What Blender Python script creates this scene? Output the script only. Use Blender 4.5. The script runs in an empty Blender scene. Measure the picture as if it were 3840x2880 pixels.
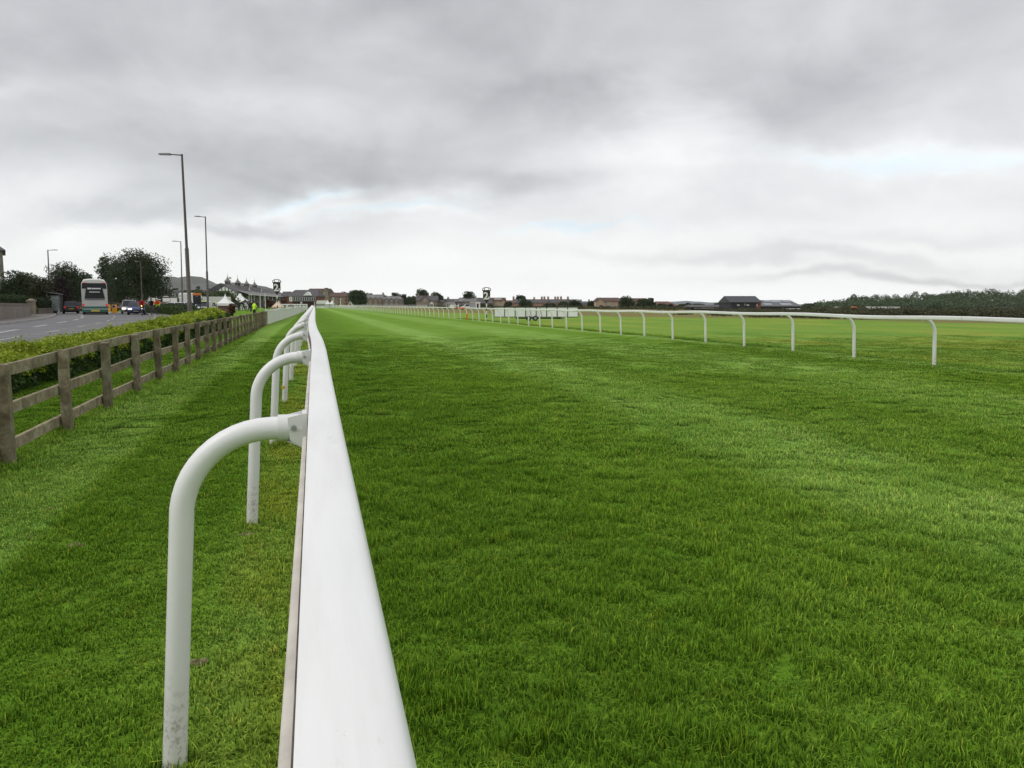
import bpy, bmesh, math, random
import numpy as np
from mathutils import Vector, Matrix, Euler

random.seed(7)
RNG = np.random.default_rng(11)
scene = bpy.context.scene
COL = scene.collection

# ------------------------------------------------------------------ camera
FPX, CAM_H, HORIZON = 2800.0, 1.45, 1143.0            # focal length and horizon row for a 3840 x 2880 frame
PITCH = math.atan((1440 - HORIZON) / FPX)
CP, SP = math.cos(PITCH), math.sin(PITCH)
A = math.atan(750 / 2800 * CP)                        # heading of the racecourse, left of the view axis
cam_data = bpy.data.cameras.new('camera')
cam = bpy.data.objects.new('camera', cam_data)
COL.objects.link(cam)
cam.location = (0, 0, CAM_H)
cam.rotation_euler = (math.pi / 2 - PITCH, 0, 0)
cam_data.sensor_width = 36
cam_data.lens = 36 * FPX / 3840
cam_data.clip_start = 0.02
cam_data.clip_end = 30000
scene.camera = cam

# ------------------------------------------------------------------ view and render settings
scene.view_settings.view_transform = 'Standard'
scene.view_settings.look = 'None'
scene.view_settings.exposure = 0.0
scene.view_settings.gamma = 1.0
scene.view_settings.use_curve_mapping = False
scene.render.engine = 'CYCLES'
scene.cycles.use_denoising = True
scene.cycles.max_bounces = 5
scene.cycles.diffuse_bounces = 2
scene.cycles.glossy_bounces = 2
scene.cycles.transmission_bounces = 3
scene.cycles.transparent_max_bounces = 6
scene.cycles.caustics_reflective = False
scene.cycles.caustics_refractive = False


def px_dir(px, py):
    a, b = (px - 1920) / FPX, (py - 1440) / FPX
    return a, CP - b * SP, -(b * CP + SP)


# ------------------------------------------------------------------ sky: overcast cloud deck over a Nishita sky
SUN_EL, SUN_AZ = math.radians(46), math.radians(-112)   # azimuth clockwise from +Y; the veiled sun stands to the left
world = bpy.data.worlds.new('World')
scene.world = world
world.use_nodes = True
wn, wl = world.node_tree.nodes, world.node_tree.links
wn.clear()


def wnode(kind, **kw):
    n = wn.new(kind)
    for k, v in kw.items():
        setattr(n, k, v)
    return n


def wmath(op, a, b=None, c=None, clamp=False):
    n = wnode('ShaderNodeMath', operation=op, use_clamp=clamp)
    for i, v in enumerate((a, b, c)):
        if v is None:
            continue
        if isinstance(v, (int, float)):
            n.inputs[i].default_value = v
        else:
            wl.new(v, n.inputs[i])
    return n.outputs[0]


tc = wnode('ShaderNodeTexCoord')
sep = wnode('ShaderNodeSeparateXYZ')
wl.new(tc.outputs['Generated'], sep.inputs[0])
dx, dy, dz = sep.outputs
zc = wmath('MAXIMUM', dz, 0.0)
den = wmath('ADD', zc, 0.10)
cpl = wnode('ShaderNodeCombineXYZ')
wl.new(wmath('DIVIDE', dx, den), cpl.inputs[0])
wl.new(wmath('DIVIDE', dy, den), cpl.inputs[1])


def wnoise(vec, scale, detail, rough, dist=0.0, sc=(1, 1, 1), loc=(0, 0, 0)):
    m = wnode('ShaderNodeMapping')
    m.inputs['Scale'].default_value = sc
    m.inputs['Location'].default_value = loc
    wl.new(vec, m.inputs['Vector'])
    n = wnode('ShaderNodeTexNoise')
    n.inputs['Scale'].default_value = scale
    n.inputs['Detail'].default_value = detail
    n.inputs['Roughness'].default_value = rough
    n.inputs['Distortion'].default_value = dist
    wl.new(m.outputs[0], n.inputs['Vector'])
    return n


n_big = wnoise(cpl.outputs[0], 0.40, 3, 0.52, 0.3, (0.8, 1.1, 1), (3.1, 1.7, 0))
n_fine = wnoise(tc.outputs['Generated'], 4.6, 6, 0.56, 0.35, (1, 1, 2.0), (8.3, 5.2, 2.0))
# angular coordinates of the cloud bank that stands before the viewer
yc = wmath('MAXIMUM', dy, 0.15)
ang = wnode('ShaderNodeCombineXYZ')
wl.new(wmath('DIVIDE', dx, yc), ang.inputs[0])
wl.new(wmath('DIVIDE', dz, yc), ang.inputs[1])
n_warp = wnoise(ang.outputs[0], 4.2, 5, 0.58, 0.0, (1, 1.7, 1))
warp = wnode('ShaderNodeVectorMath', operation='SUBTRACT')
wl.new(n_warp.outputs['Color'], warp.inputs[0])
warp.inputs[1].default_value = (0.5, 0.5, 0.5)
warp2 = wnode('ShaderNodeVectorMath', operation='MULTIPLY')
wl.new(warp.outputs[0], warp2.inputs[0])
warp2.inputs[1].default_value = (0.30, 0.12, 0.0)
angw = wnode('ShaderNodeVectorMath', operation='ADD')
wl.new(ang.outputs[0], angw.inputs[0])
wl.new(warp2.outputs[0], angw.inputs[1])

elr = wnode('ShaderNodeValToRGB')                      # brightness by elevation, horizon to zenith
els = elr.color_ramp.elements
els[0].position, els[0].color = 0.0, (1.18, 1.18, 1.18, 1)
els[1].position, els[1].color = 1.0, (0.90, 0.90, 0.90, 1)
for pos, v in ((0.05, 1.05), (0.10, 0.96), (0.17, 0.86), (0.25, 0.76), (0.36, 0.68), (0.5, 0.72), (0.75, 0.86)):
    e = els.new(pos)
    e.color = (v, v, v, 1)
wl.new(zc, elr.inputs[0])
bright = wmath('ADD', elr.outputs[0], 0.0)
# dark bellies (-) and brighter gaps (+): pixel centre, radii, tilt, amount
BANKS = [(700, 600, 1100, 120, 4, -0.23), (1300, 640, 420, 90, 0, -0.10), (1850, 480, 420, 150, -14, -0.16), (300, 190, 620, 120, 3, -0.10),
         (2050, 150, 420, 150, -8, -0.08), (3250, 330, 560, 130, 14, -0.11), (2950, 430, 330, 80, 18, -0.10), (1000, 700, 620, 40, -2, -0.10), (1250, 800, 520, 30, -2, 0.10), (2100, 300, 300, 60, -12, -0.08),
         (3500, 1035, 620, 22, 0, -0.34), (3000, 960, 800, 30, 2, -0.20), (3400, 880, 500, 30, -2, -0.12), (3650, 90, 320, 160, 0, -0.08),
         (420, 795, 560, 42, -3, -0.22), (930, 842, 260, 26, 3, -0.22), (1950, 700, 300, 55, -4, -0.17), (700, 420, 500, 60, 6, -0.06),
         (3420, 600, 520, 55, 3, 0.22), (1185, 770, 150, 24, -10, 0.20), (2480, 400, 190, 170, 30, 0.14), (2500, 560, 300, 80, 0, 0.08),
         (1450, 815, 260, 18, -4, 0.10), (60, 330, 260, 50, -10, 0.08), (2700, 820, 700, 40, 0, -0.05),
         (100, 840, 200, 40, 8, 0.10), (2150, 850, 300, 14, -2, 0.06), (1500, 110, 260, 90, -10, 0.08)]
front = wnode('ShaderNodeMapRange', interpolation_type='SMOOTHSTEP')
wl.new(dy, front.inputs[0])
front.inputs[1].default_value, front.inputs[2].default_value = 0.25, 0.65
acc = None
for bx, by, rx, ry, rot, amp in BANKS:
    d0 = px_dir(bx, by)
    m = wnode('ShaderNodeMapping', vector_type='TEXTURE')
    m.inputs['Location'].default_value = (d0[0] / d0[1], d0[2] / d0[1], 0)
    m.inputs['Rotation'].default_value = (0, 0, math.radians(-rot))
    m.inputs['Scale'].default_value = (rx / FPX, ry / FPX, 1)
    wl.new(angw.outputs[0], m.inputs['Vector'])
    dp = wnode('ShaderNodeVectorMath', operation='DOT_PRODUCT')
    wl.new(m.outputs[0], dp.inputs[0])
    wl.new(m.outputs[0], dp.inputs[1])
    g = wmath('MULTIPLY', wmath('EXPONENT', wmath('MULTIPLY', dp.outputs['Value'], -1.0)), amp)
    acc = g if acc is None else wmath('ADD', acc, g)
bright = wmath('ADD', bright, wmath('MULTIPLY', acc, front.outputs[0]))
nz = wmath('ADD', wmath('MULTIPLY', wmath('SUBTRACT', n_big.outputs['Fac'], 0.5), 0.30),
           wmath('MULTIPLY', wmath('SUBTRACT', n_fine.outputs['Fac'], 0.5), 0.50))
elfade = wnode('ShaderNodeMapRange', interpolation_type='SMOOTHSTEP')   # far clouds near the horizon melt together
wl.new(zc, elfade.inputs[0])
elfade.inputs[1].default_value, elfade.inputs[2].default_value = 0.0, 0.16
elfade.inputs[3].default_value, elfade.inputs[4].default_value = 0.22, 1.0
bright = wmath('ADD', bright, wmath('MULTIPLY', nz, elfade.outputs[0]))
bright = wmath('MINIMUM', wmath('MAXIMUM', bright, 0.42), 1.20)
tint = wnode('ShaderNodeValToRGB')
te = tint.color_ramp.elements
te[0].position, te[0].color = 0.45, (0.935, 0.950, 1.00, 1)
te[1].position, te[1].color = 1.0, (0.985, 0.995, 1.0, 1)
e = te.new(0.72)
e.color = (0.950, 0.966, 1.0, 1)
wl.new(bright, tint.inputs[0])
gapm = None                                            # thin places in the deck where pale blue shows
for bx, by, rx, ry, rot in ((3420, 610, 420, 34, 3), (1175, 768, 130, 22, -10), (1480, 805, 200, 12, -6), (2150, 850, 260, 10, -2)):
    d0 = px_dir(bx, by)
    m = wnode('ShaderNodeMapping', vector_type='TEXTURE')
    m.inputs['Location'].default_value = (d0[0] / d0[1], d0[2] / d0[1], 0)
    m.inputs['Rotation'].default_value = (0, 0, math.radians(-rot))
    m.inputs['Scale'].default_value = (rx / FPX, ry / FPX, 1)
    wl.new(angw.outputs[0], m.inputs['Vector'])
    dp = wnode('ShaderNodeVectorMath', operation='DOT_PRODUCT')
    wl.new(m.outputs[0], dp.inputs[0])
    wl.new(m.outputs[0], dp.inputs[1])
    g = wmath('EXPONENT', wmath('MULTIPLY', dp.outputs['Value'], -1.0))
    gapm = g if gapm is None else wmath('ADD', gapm, g)
gapm = wmath('MULTIPLY', wmath('MINIMUM', gapm, 1.0), front.outputs[0])
gmix = wnode('ShaderNodeMix', data_type='RGBA')
wl.new(gapm, gmix.inputs[0])
wl.new(tint.outputs[0], gmix.inputs[6])
gmix.inputs[7].default_value = (0.84, 0.95, 1.02, 1)
cloud = wnode('ShaderNodeVectorMath', operation='SCALE')
wl.new(gmix.outputs[2], cloud.inputs[0])
wl.new(bright, cloud.inputs['Scale'])
sky = wnode('ShaderNodeTexSky', sky_type='NISHITA')
sky.sun_disc = False
sky.sun_elevation = SUN_EL
sky.sun_rotation = SUN_AZ
bg_sky = wnode('ShaderNodeBackground')
bg_sky.inputs['Strength'].default_value = 0.10
wl.new(sky.outputs[0], bg_sky.inputs['Color'])
bg_cloud = wnode('ShaderNodeBackground')
bg_cloud.inputs['Strength'].default_value = 1.0
wl.new(cloud.outputs[0], bg_cloud.inputs['Color'])
mixw = wnode('ShaderNodeMixShader')
mixw.inputs[0].default_value = 0.95
wl.new(bg_sky.outputs[0], mixw.inputs[1])
wl.new(bg_cloud.outputs[0], mixw.inputs[2])
wout = wnode('ShaderNodeOutputWorld')
wl.new(mixw.outputs[0], wout.inputs['Surface'])
world.cycles.sampling_method = 'MANUAL'
world.cycles.sample_map_resolution = 512

sun_data = bpy.data.lights.new('sun', 'SUN')
sun_data.energy = 1.15
sun_data.angle = math.radians(28)
sun_data.color = (1.0, 0.97, 0.92)
sun = bpy.data.objects.new('sun', sun_data)
COL.objects.link(sun)
sdir = Vector((math.sin(SUN_AZ) * math.cos(SUN_EL), math.cos(SUN_AZ) * math.cos(SUN_EL), math.sin(SUN_EL)))
sun.rotation_euler = (-sdir).to_track_quat('-Z', 'Y').to_euler()


# ------------------------------------------------------------------ layout helpers
def sstep(a, b, x):
    u = min(1.0, max(0.0, (x - a) / (b - a)))
    return u * u * (3 - 2 * u)


def to_st(x, y):                                      # world -> across / along the racecourse
    return x * math.cos(A) + y * math.sin(A), -x * math.sin(A) + y * math.cos(A)


def from_st(s, t):
    return s * math.cos(A) - t * math.sin(A), s * math.sin(A) + t * math.cos(A)


def ground_z(s, t):
    z = 0.17 * sstep(3, 14, t) - 1.2 * sstep(88, 108, s)
    z += 0.16 * sstep(-6.0, -9.0, s)
    return z


def gz_xy(x, y):
    return ground_z(*to_st(x, y))


def W(px, Y, z=None):                                 # world x of an image column at forward distance Y
    return (px - 1920) / FPX * (Y * CP + (CAM_H - (0.3 if z is None else z)) * SP)


def Zp(py, Y):                                        # height of an image row at forward distance Y
    b = (py - 1440) / FPX
    return CAM_H - Y * (b * CP + SP) / (CP - b * SP)


def ray_ground(px, py):
    a, b, c = px_dir(px, py)
    z = 0.0
    for _ in range(40):
        k = (CAM_H - z) / -c
        z = 0.5 * z + 0.5 * gz_xy(a * k, b * k)
    return a * k, b * k, z


# ------------------------------------------------------------------ materials
MATS = {}


def new_mat(name):
    m = bpy.data.materials.new(name)
    m.use_nodes = True
    nt = m.node_tree
    b = nt.nodes['Principled BSDF']
    return m, nt, b


def nd(nt, kind, **kw):
    n = nt.nodes.new(kind)
    for k, v in kw.items():
        setattr(n, k, v)
    return n


def ramp(nt, fac, stops):
    r = nd(nt, 'ShaderNodeValToRGB')
    el = r.color_ramp.elements
    el[0].position, el[0].color = stops[0][0], (*stops[0][1], 1)
    el[1].position, el[1].color = stops[-1][0], (*stops[-1][1], 1)
    for p_, c_ in stops[1:-1]:
        q = el.new(p_)
        q.color = (*c_, 1)
    nt.links.new(fac, r.inputs[0])
    return r.outputs[0]


def noise(nt, vec, scale, detail=4, rough=0.55, mapscale=None, dist=0.0):
    if mapscale is not None:
        mp = nd(nt, 'ShaderNodeMapping')
        mp.inputs['Scale'].default_value = mapscale
        nt.links.new(vec, mp.inputs['Vector'])
        vec = mp.outputs[0]
    n = nd(nt, 'ShaderNodeTexNoise')
    n.inputs['Scale'].default_value = scale
    n.inputs['Detail'].default_value = detail
    n.inputs['Roughness'].default_value = rough
    n.inputs['Distortion'].default_value = dist
    nt.links.new(vec, n.inputs['Vector'])
    return n.outputs['Fac']


def mixc(nt, fac, a, b, mode='MIX'):
    n = nd(nt, 'ShaderNodeMix', data_type='RGBA', blend_type=mode)
    for sock, v in ((n.inputs[0], fac), (n.inputs[6], a), (n.inputs[7], b)):
        if isinstance(v, (int, float)):
            sock.default_value = v
        elif isinstance(v, tuple):
            sock.default_value = (*v, 1)
        else:
            nt.links.new(v, sock)
    return n.outputs[2]


def nmath(nt, op, a, b=None, clamp=False):
    n = nd(nt, 'ShaderNodeMath', operation=op, use_clamp=clamp)
    for i, v in enumerate((a, b)):
        if v is None:
            continue
        if isinstance(v, (int, float)):
            n.inputs[i].default_value = v
        else:
            nt.links.new(v, n.inputs[i])
    return n.outputs[0]


def bump(nt, bsdf, height, strength, dist=0.02):
    b = nd(nt, 'ShaderNodeBump')
    b.inputs['Strength'].default_value = strength
    b.inputs['Distance'].default_value = dist
    nt.links.new(height, b.inputs['Height'])
    nt.links.new(b.outputs[0], bsdf.inputs['Normal'])


def plain(name, col, rough=0.6, var=0.12, scale=3.0, metal=0.0, spec=0.4, bmp=0.0, dirt=None, emit=0.0):
    if name in MATS:
        return MATS[name]
    m, nt, b = new_mat(name)
    t = nd(nt, 'ShaderNodeTexCoord').outputs['Object']
    f = noise(nt, t, scale, 5, 0.6)
    lo = tuple(max(0, c * (1 - var)) for c in col)
    hi = tuple(min(1, c * (1 + var)) for c in col)
    c = ramp(nt, f, [(0.3, lo), (0.7, hi)])
    if dirt:
        f2 = noise(nt, t, scale * 2.3, 6, 0.7)
        c = mixc(nt, ramp(nt, f2, [(0.52, (0, 0, 0)), (0.75, (dirt[1],) * 3)]), c, dirt[0])
    nt.links.new(c, b.inputs['Base Color'])
    b.inputs['Roughness'].default_value = rough
    b.inputs['Metallic'].default_value = metal
    b.inputs['Specular IOR Level'].default_value = spec
    if bmp:
        bump(nt, b, noise(nt, t, scale * 6, 4), bmp)
    if emit:
        b.inputs['Emission Color'].default_value = (*col, 1)
        b.inputs['Emission Strength'].default_value = emit
    MATS[name] = m
    return m


def glass_dark(name='glass_dark', col=(0.02, 0.025, 0.03), rough=0.08):
    if name in MATS:
        return MATS[name]
    m, nt, b = new_mat(name)
    t = nd(nt, 'ShaderNodeTexCoord').outputs['Object']
    nt.links.new(ramp(nt, noise(nt, t, 0.7), [(0.3, col), (0.7, tuple(c * 1.8 for c in col))]), b.inputs['Base Color'])
    b.inputs['Roughness'].default_value = rough
    b.inputs['Specular IOR Level'].default_value = 0.3
    MATS[name] = m
    return m


def leafmat(name, cols, rough=0.55, transl=0.25, patch=0.4, patch_scale=0.6):
    """foliage: colour differs from leaf to leaf and from bough to bough"""
    if name in MATS:
        return MATS[name]
    m, nt, b = new_mat(name)
    g = nd(nt, 'ShaderNodeNewGeometry')
    t = nd(nt, 'ShaderNodeTexCoord').outputs['Object']
    f = noise(nt, t, patch_scale, 2, 0.6)
    fac = nmath(nt, 'ADD', nmath(nt, 'MULTIPLY', g.outputs['Random Per Island'], 1 - patch),
                nmath(nt, 'MULTIPLY', nmath(nt, 'SUBTRACT', nmath(nt, 'MULTIPLY', f, 2.0), 0.5), patch), True)
    k = len(cols) - 1
    c = ramp(nt, fac, [(i / k, col) for i, col in enumerate(cols)])
    nt.links.new(c, b.inputs['Base Color'])
    b.inputs['Roughness'].default_value = rough
    b.inputs['Specular IOR Level'].default_value = 0.3
    if transl:
        tr = nd(nt, 'ShaderNodeBsdfTranslucent')
        nt.links.new(c, tr.inputs['Color'])
        ms = nd(nt, 'ShaderNodeMixShader')
        ms.inputs[0].default_value = transl
        nt.links.new(b.outputs[0], ms.inputs[1])
        nt.links.new(tr.outputs[0], ms.inputs[2])
        nt.links.new(ms.outputs[0], nt.nodes['Material Output'].inputs['Surface'])
    MATS[name] = m
    return m


# ------------------------------------------------------------------ mesh helpers
def link_obj(name, data, parent=None):
    o = bpy.data.objects.new(name, data)
    COL.objects.link(o)
    if parent is not None:
        o.parent = parent
    return o


def tag(o, label=None, cat=None, group=None, kind=None):
    if label:
        o['label'] = label
    if cat:
        o['category'] = cat
    if group:
        o['group'] = group
    if kind:
        o['kind'] = kind
    return o


def thing(name, label, cat, loc=(0, 0, 0), rz=0.0, group=None):
    o = link_obj(name, None)
    o.location = loc
    o.rotation_euler = (0, 0, rz)
    o.empty_display_size = 0.3
    return tag(o, label, cat, group)


class MB:
    """collects faces and links them as one mesh object"""

    def __init__(self):
        self.v, self.f = [], []

    def add(self, vs, fs):
        n = len(self.v)
        self.v += [tuple(q) for q in vs]
        self.f += [tuple(i + n for i in q) for q in fs]
        return self

    def box(self, c, s, rz=0.0, taper=(1, 1)):
        hx, hy, hz = s[0] / 2, s[1] / 2, s[2] / 2
        co, si = math.cos(rz), math.sin(rz)
        vs = []
        for z, k in ((-hz, (1, 1)), (hz, taper)):
            for x, y in ((-hx, -hy), (hx, -hy), (hx, hy), (-hx, hy)):
                x, y = x * k[0], y * k[1]
                vs.append((c[0] + x * co - y * si, c[1] + x * si + y * co, c[2] + z))
        return self.add(vs, [(3, 2, 1, 0), (4, 5, 6, 7), (0, 1, 5, 4), (1, 2, 6, 5), (2, 3, 7, 6), (3, 0, 4, 7)])

    def span(self, x0, x1, y0, y1, z0, z1):
        return self.box(((x0 + x1) / 2, (y0 + y1) / 2, (z0 + z1) / 2), (abs(x1 - x0), abs(y1 - y0), abs(z1 - z0)))

    def prism(self, poly, axis, a, b):
        """poly: 2-D points; axis 'x': (y,z) extruded in x, 'y': (x,z) in y, 'z': (x,y) in z"""
        def pt(q, d):
            return {'x': (d, q[0], q[1]), 'y': (q[0], d, q[1]), 'z': (q[0], q[1], d)}[axis]
        n = len(poly)
        vs = [pt(q, a) for q in poly] + [pt(q, b) for q in poly]
        fs = [tuple(range(n))[::-1], tuple(range(n, 2 * n))]
        fs += [(i, (i + 1) % n, n + (i + 1) % n, n + i) for i in range(n)]
        return self.add(vs, fs)

    def tube(self, path, rad, n=12, cap=True):
        path = [Vector(q) for q in path]
        if isinstance(rad, (int, float)):
            rad = [rad] * len(path)
        up = Vector((0, 0, 1))
        rings = []
        prev = None
        for i, q in enumerate(path):
            d = (path[min(i + 1, len(path) - 1)] - path[max(i - 1, 0)]).normalized()
            if prev is None:
                ref = up if abs(d.z) < 0.9 else Vector((1, 0, 0))
                e1 = d.cross(ref).normalized()
            else:
                e1 = (prev - d * prev.dot(d)).normalized()
            prev = e1
            e2 = d.cross(e1)
            rings.append([q + (e1 * math.cos(2 * math.pi * j / n) + e2 * math.sin(2 * math.pi * j / n)) * rad[i] for j in range(n)])
        vs = [p_ for r in rings for p_ in r]
        fs = []
        for i in range(len(path) - 1):
            for j in range(n):
                fs.append((i * n + j, i * n + (j + 1) % n, (i + 1) * n + (j + 1) % n, (i + 1) * n + j))
        if cap:
            fs.append(tuple(range(n))[::-1])
            fs.append(tuple((len(path) - 1) * n + j for j in range(n)))
        return self.add(vs, fs)

    def lathe(self, prof, c=(0, 0, 0), n=16):
        vs = [(c[0] + r * math.cos(2 * math.pi * j / n), c[1] + r * math.sin(2 * math.pi * j / n), c[2] + z) for r, z in prof for j in range(n)]
        fs = []
        for i in range(len(prof) - 1):
            for j in range(n):
                fs.append((i * n + j, i * n + (j + 1) % n, (i + 1) * n + (j + 1) % n, (i + 1) * n + j))
        fs.append(tuple(range(n))[::-1])
        fs.append(tuple((len(prof) - 1) * n + j for j in range(n)))
        return self.add(vs, fs)

    def loft(self, rings, cap=True):
        n = len(rings[0])
        vs = [p_ for r in rings for p_ in r]
        fs = []
        for i in range(len(rings) - 1):
            for j in range(n):
                fs.append((i * n + j, i * n + (j + 1) % n, (i + 1) * n + (j + 1) % n, (i + 1) * n + j))
        if cap:
            fs.append(tuple(range(n))[::-1])
            fs.append(tuple((len(rings) - 1) * n + j for j in range(n)))
        return self.add(vs, fs)

    def mesh(self, name, mat, smooth=None, fix=True):
        me = bpy.data.meshes.new(name)
        me.from_pydata(self.v, [], self.f)
        if fix:
            bm = bmesh.new()
            bm.from_mesh(me)
            bmesh.ops.recalc_face_normals(bm, faces=bm.faces)
            bm.to_mesh(me)
            bm.free()
        if smooth is not None:
            me.polygons.foreach_set('use_smooth', [True] * len(me.polygons))
            me.set_sharp_from_angle(angle=math.radians(smooth))
        me.materials.append(mat)
        me.update()
        return me

    def build(self, name, mat, parent=None, smooth=None, loc=None, rot=None, fix=True):
        o = link_obj(name, self.mesh(name, mat, smooth, fix), parent)
        if loc is not None:
            o.location = loc
        if rot is not None:
            o.rotation_euler = rot
        return o


def np_mesh(name, verts, faces, mat, smooth=False):
    """mesh from arrays; every face has the same number of corners"""
    me = bpy.data.meshes.new(name)
    nf, k = faces.shape
    me.vertices.add(len(verts))
    me.vertices.foreach_set('co', np.asarray(verts, np.float32).ravel())
    me.loops.add(nf * k)
    me.loops.foreach_set('vertex_index', np.asarray(faces, np.int32).ravel())
    me.polygons.add(nf)
    me.polygons.foreach_set('loop_start', np.arange(0, nf * k, k, dtype=np.int32))
    if smooth:
        me.polygons.foreach_set('use_smooth', np.ones(nf, bool))
    me.update(calc_edges=True)
    me.materials.append(mat)
    return me


def rand_dirs(n, rng=RNG):
    v = rng.normal(size=(n, 3))
    return v / np.linalg.norm(v, axis=1)[:, None]


def leaf_quads(pts, size, rng=RNG, aspect=0.6, up=0.0):
    """one diamond leaf per point"""
    n = len(pts)
    d = rand_dirs(n, rng)
    d[:, 2] += up
    d /= np.linalg.norm(d, axis=1)[:, None]
    o = rand_dirs(n, rng)
    s = np.cross(d, o)
    s /= np.maximum(np.linalg.norm(s, axis=1)[:, None], 1e-6)
    size = np.broadcast_to(np.asarray(size, float), (n,))[:, None]
    w = size * aspect / 2
    v = np.empty((n, 4, 3))
    v[:, 0] = pts - d * size / 2
    v[:, 1] = pts + s * w
    v[:, 2] = pts + d * size / 2
    v[:, 3] = pts - s * w
    return v.reshape(-1, 3), np.arange(4 * n).reshape(-1, 4)


def copy_tree(o, parent=None):
    c = o.copy()
    COL.objects.link(c)
    if parent is not None:
        c.parent = parent
    for ch in o.children:
        copy_tree(ch, c)
    return c


WHITE = plain('white_plastic', (0.74, 0.74, 0.725), 0.38, 0.03, 2.0, spec=0.45)

# ================================================================== THE SETTING: ground, road, pavement
def grass_colour(nt, dark, mid, light, yellow, pos, big=0.35, yel=0.5):
    """turf colour with patches; the same world-space patches for the blades and for the sheet below"""
    f1 = noise(nt, pos, 0.9, 3, 0.6)
    f2 = noise(nt, pos, 0.16, 2, 0.55)
    f3 = noise(nt, pos, 7.0, 2, 0.6)
    c = ramp(nt, f1, [(0.22, dark), (0.5, mid), (0.80, light)])
    c = mixc(nt, ramp(nt, f2, [(0.35, (0, 0, 0)), (0.75, (big,) * 3)]), c, light)
    c = mixc(nt, ramp(nt, f3, [(0.58, (0, 0, 0)), (0.8, (yel,) * 3)]), c, yellow)
    return c


def st_coords(nt):
    """across / along coordinates of the racecourse from the world position"""
    g = nd(nt, 'ShaderNodeNewGeometry')
    vr = nd(nt, 'ShaderNodeVectorRotate', rotation_type='Z_AXIS')
    vr.inputs['Angle'].default_value = -A
    nt.links.new(g.outputs['Position'], vr.inputs['Vector'])
    sx = nd(nt, 'ShaderNodeSeparateXYZ')
    nt.links.new(vr.outputs[0], sx.inputs[0])
    return g, vr.outputs[0], sx.outputs[0], sx.outputs[1]


def map01(nt, v, a, b):
    n = nd(nt, 'ShaderNodeMapRange')
    nt.links.new(v, n.inputs[0])
    n.inputs[1].default_value, n.inputs[2].default_value = a, b
    return n.outputs[0]


def stripes(nt, s, vec):
    """mown bands: each pass of the mower leaves a lighter or a darker lane along the course, its sheen put into the colour"""
    wob = noise(nt, vec, 0.5, 1, 0.5, (1, 0.12, 1))
    sw = nmath(nt, 'ADD', s, nmath(nt, 'MULTIPLY', nmath(nt, 'SUBTRACT', wob, 0.5), 0.35))
    m = map01(nt, sw, -6.0, 18.0)
    def q(x): return (x + 6.0) / 24.0
    st = [(-6.0, .50), (-2.9, .45), (-2.5, .60), (-2.25, .75), (-1.70, .75), (-1.50, .42), (-1.0, .41), (-0.62, .44), (-0.42, .66), (-0.05, .68), (0.25, .42),
          (1.6, .44), (2.6, .49), (3.4, .56), (3.9, .80), (4.9, .80), (5.5, .58), (7.2, .56), (8.2, .74), (10.0, .72), (11.0, .52),
          (12.2, .52), (12.6, .78), (13.2, .74), (13.6, .5), (18.0, .5)]
    return ramp(nt, m, [(q(a), (b, b, b)) for a, b in st])


G_DARK, G_MID, G_LIGHT, G_YEL = (0.074, 0.158, 0.011), (0.100, 0.193, 0.016), (0.140, 0.236, 0.030), (0.215, 0.240, 0.026)


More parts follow.
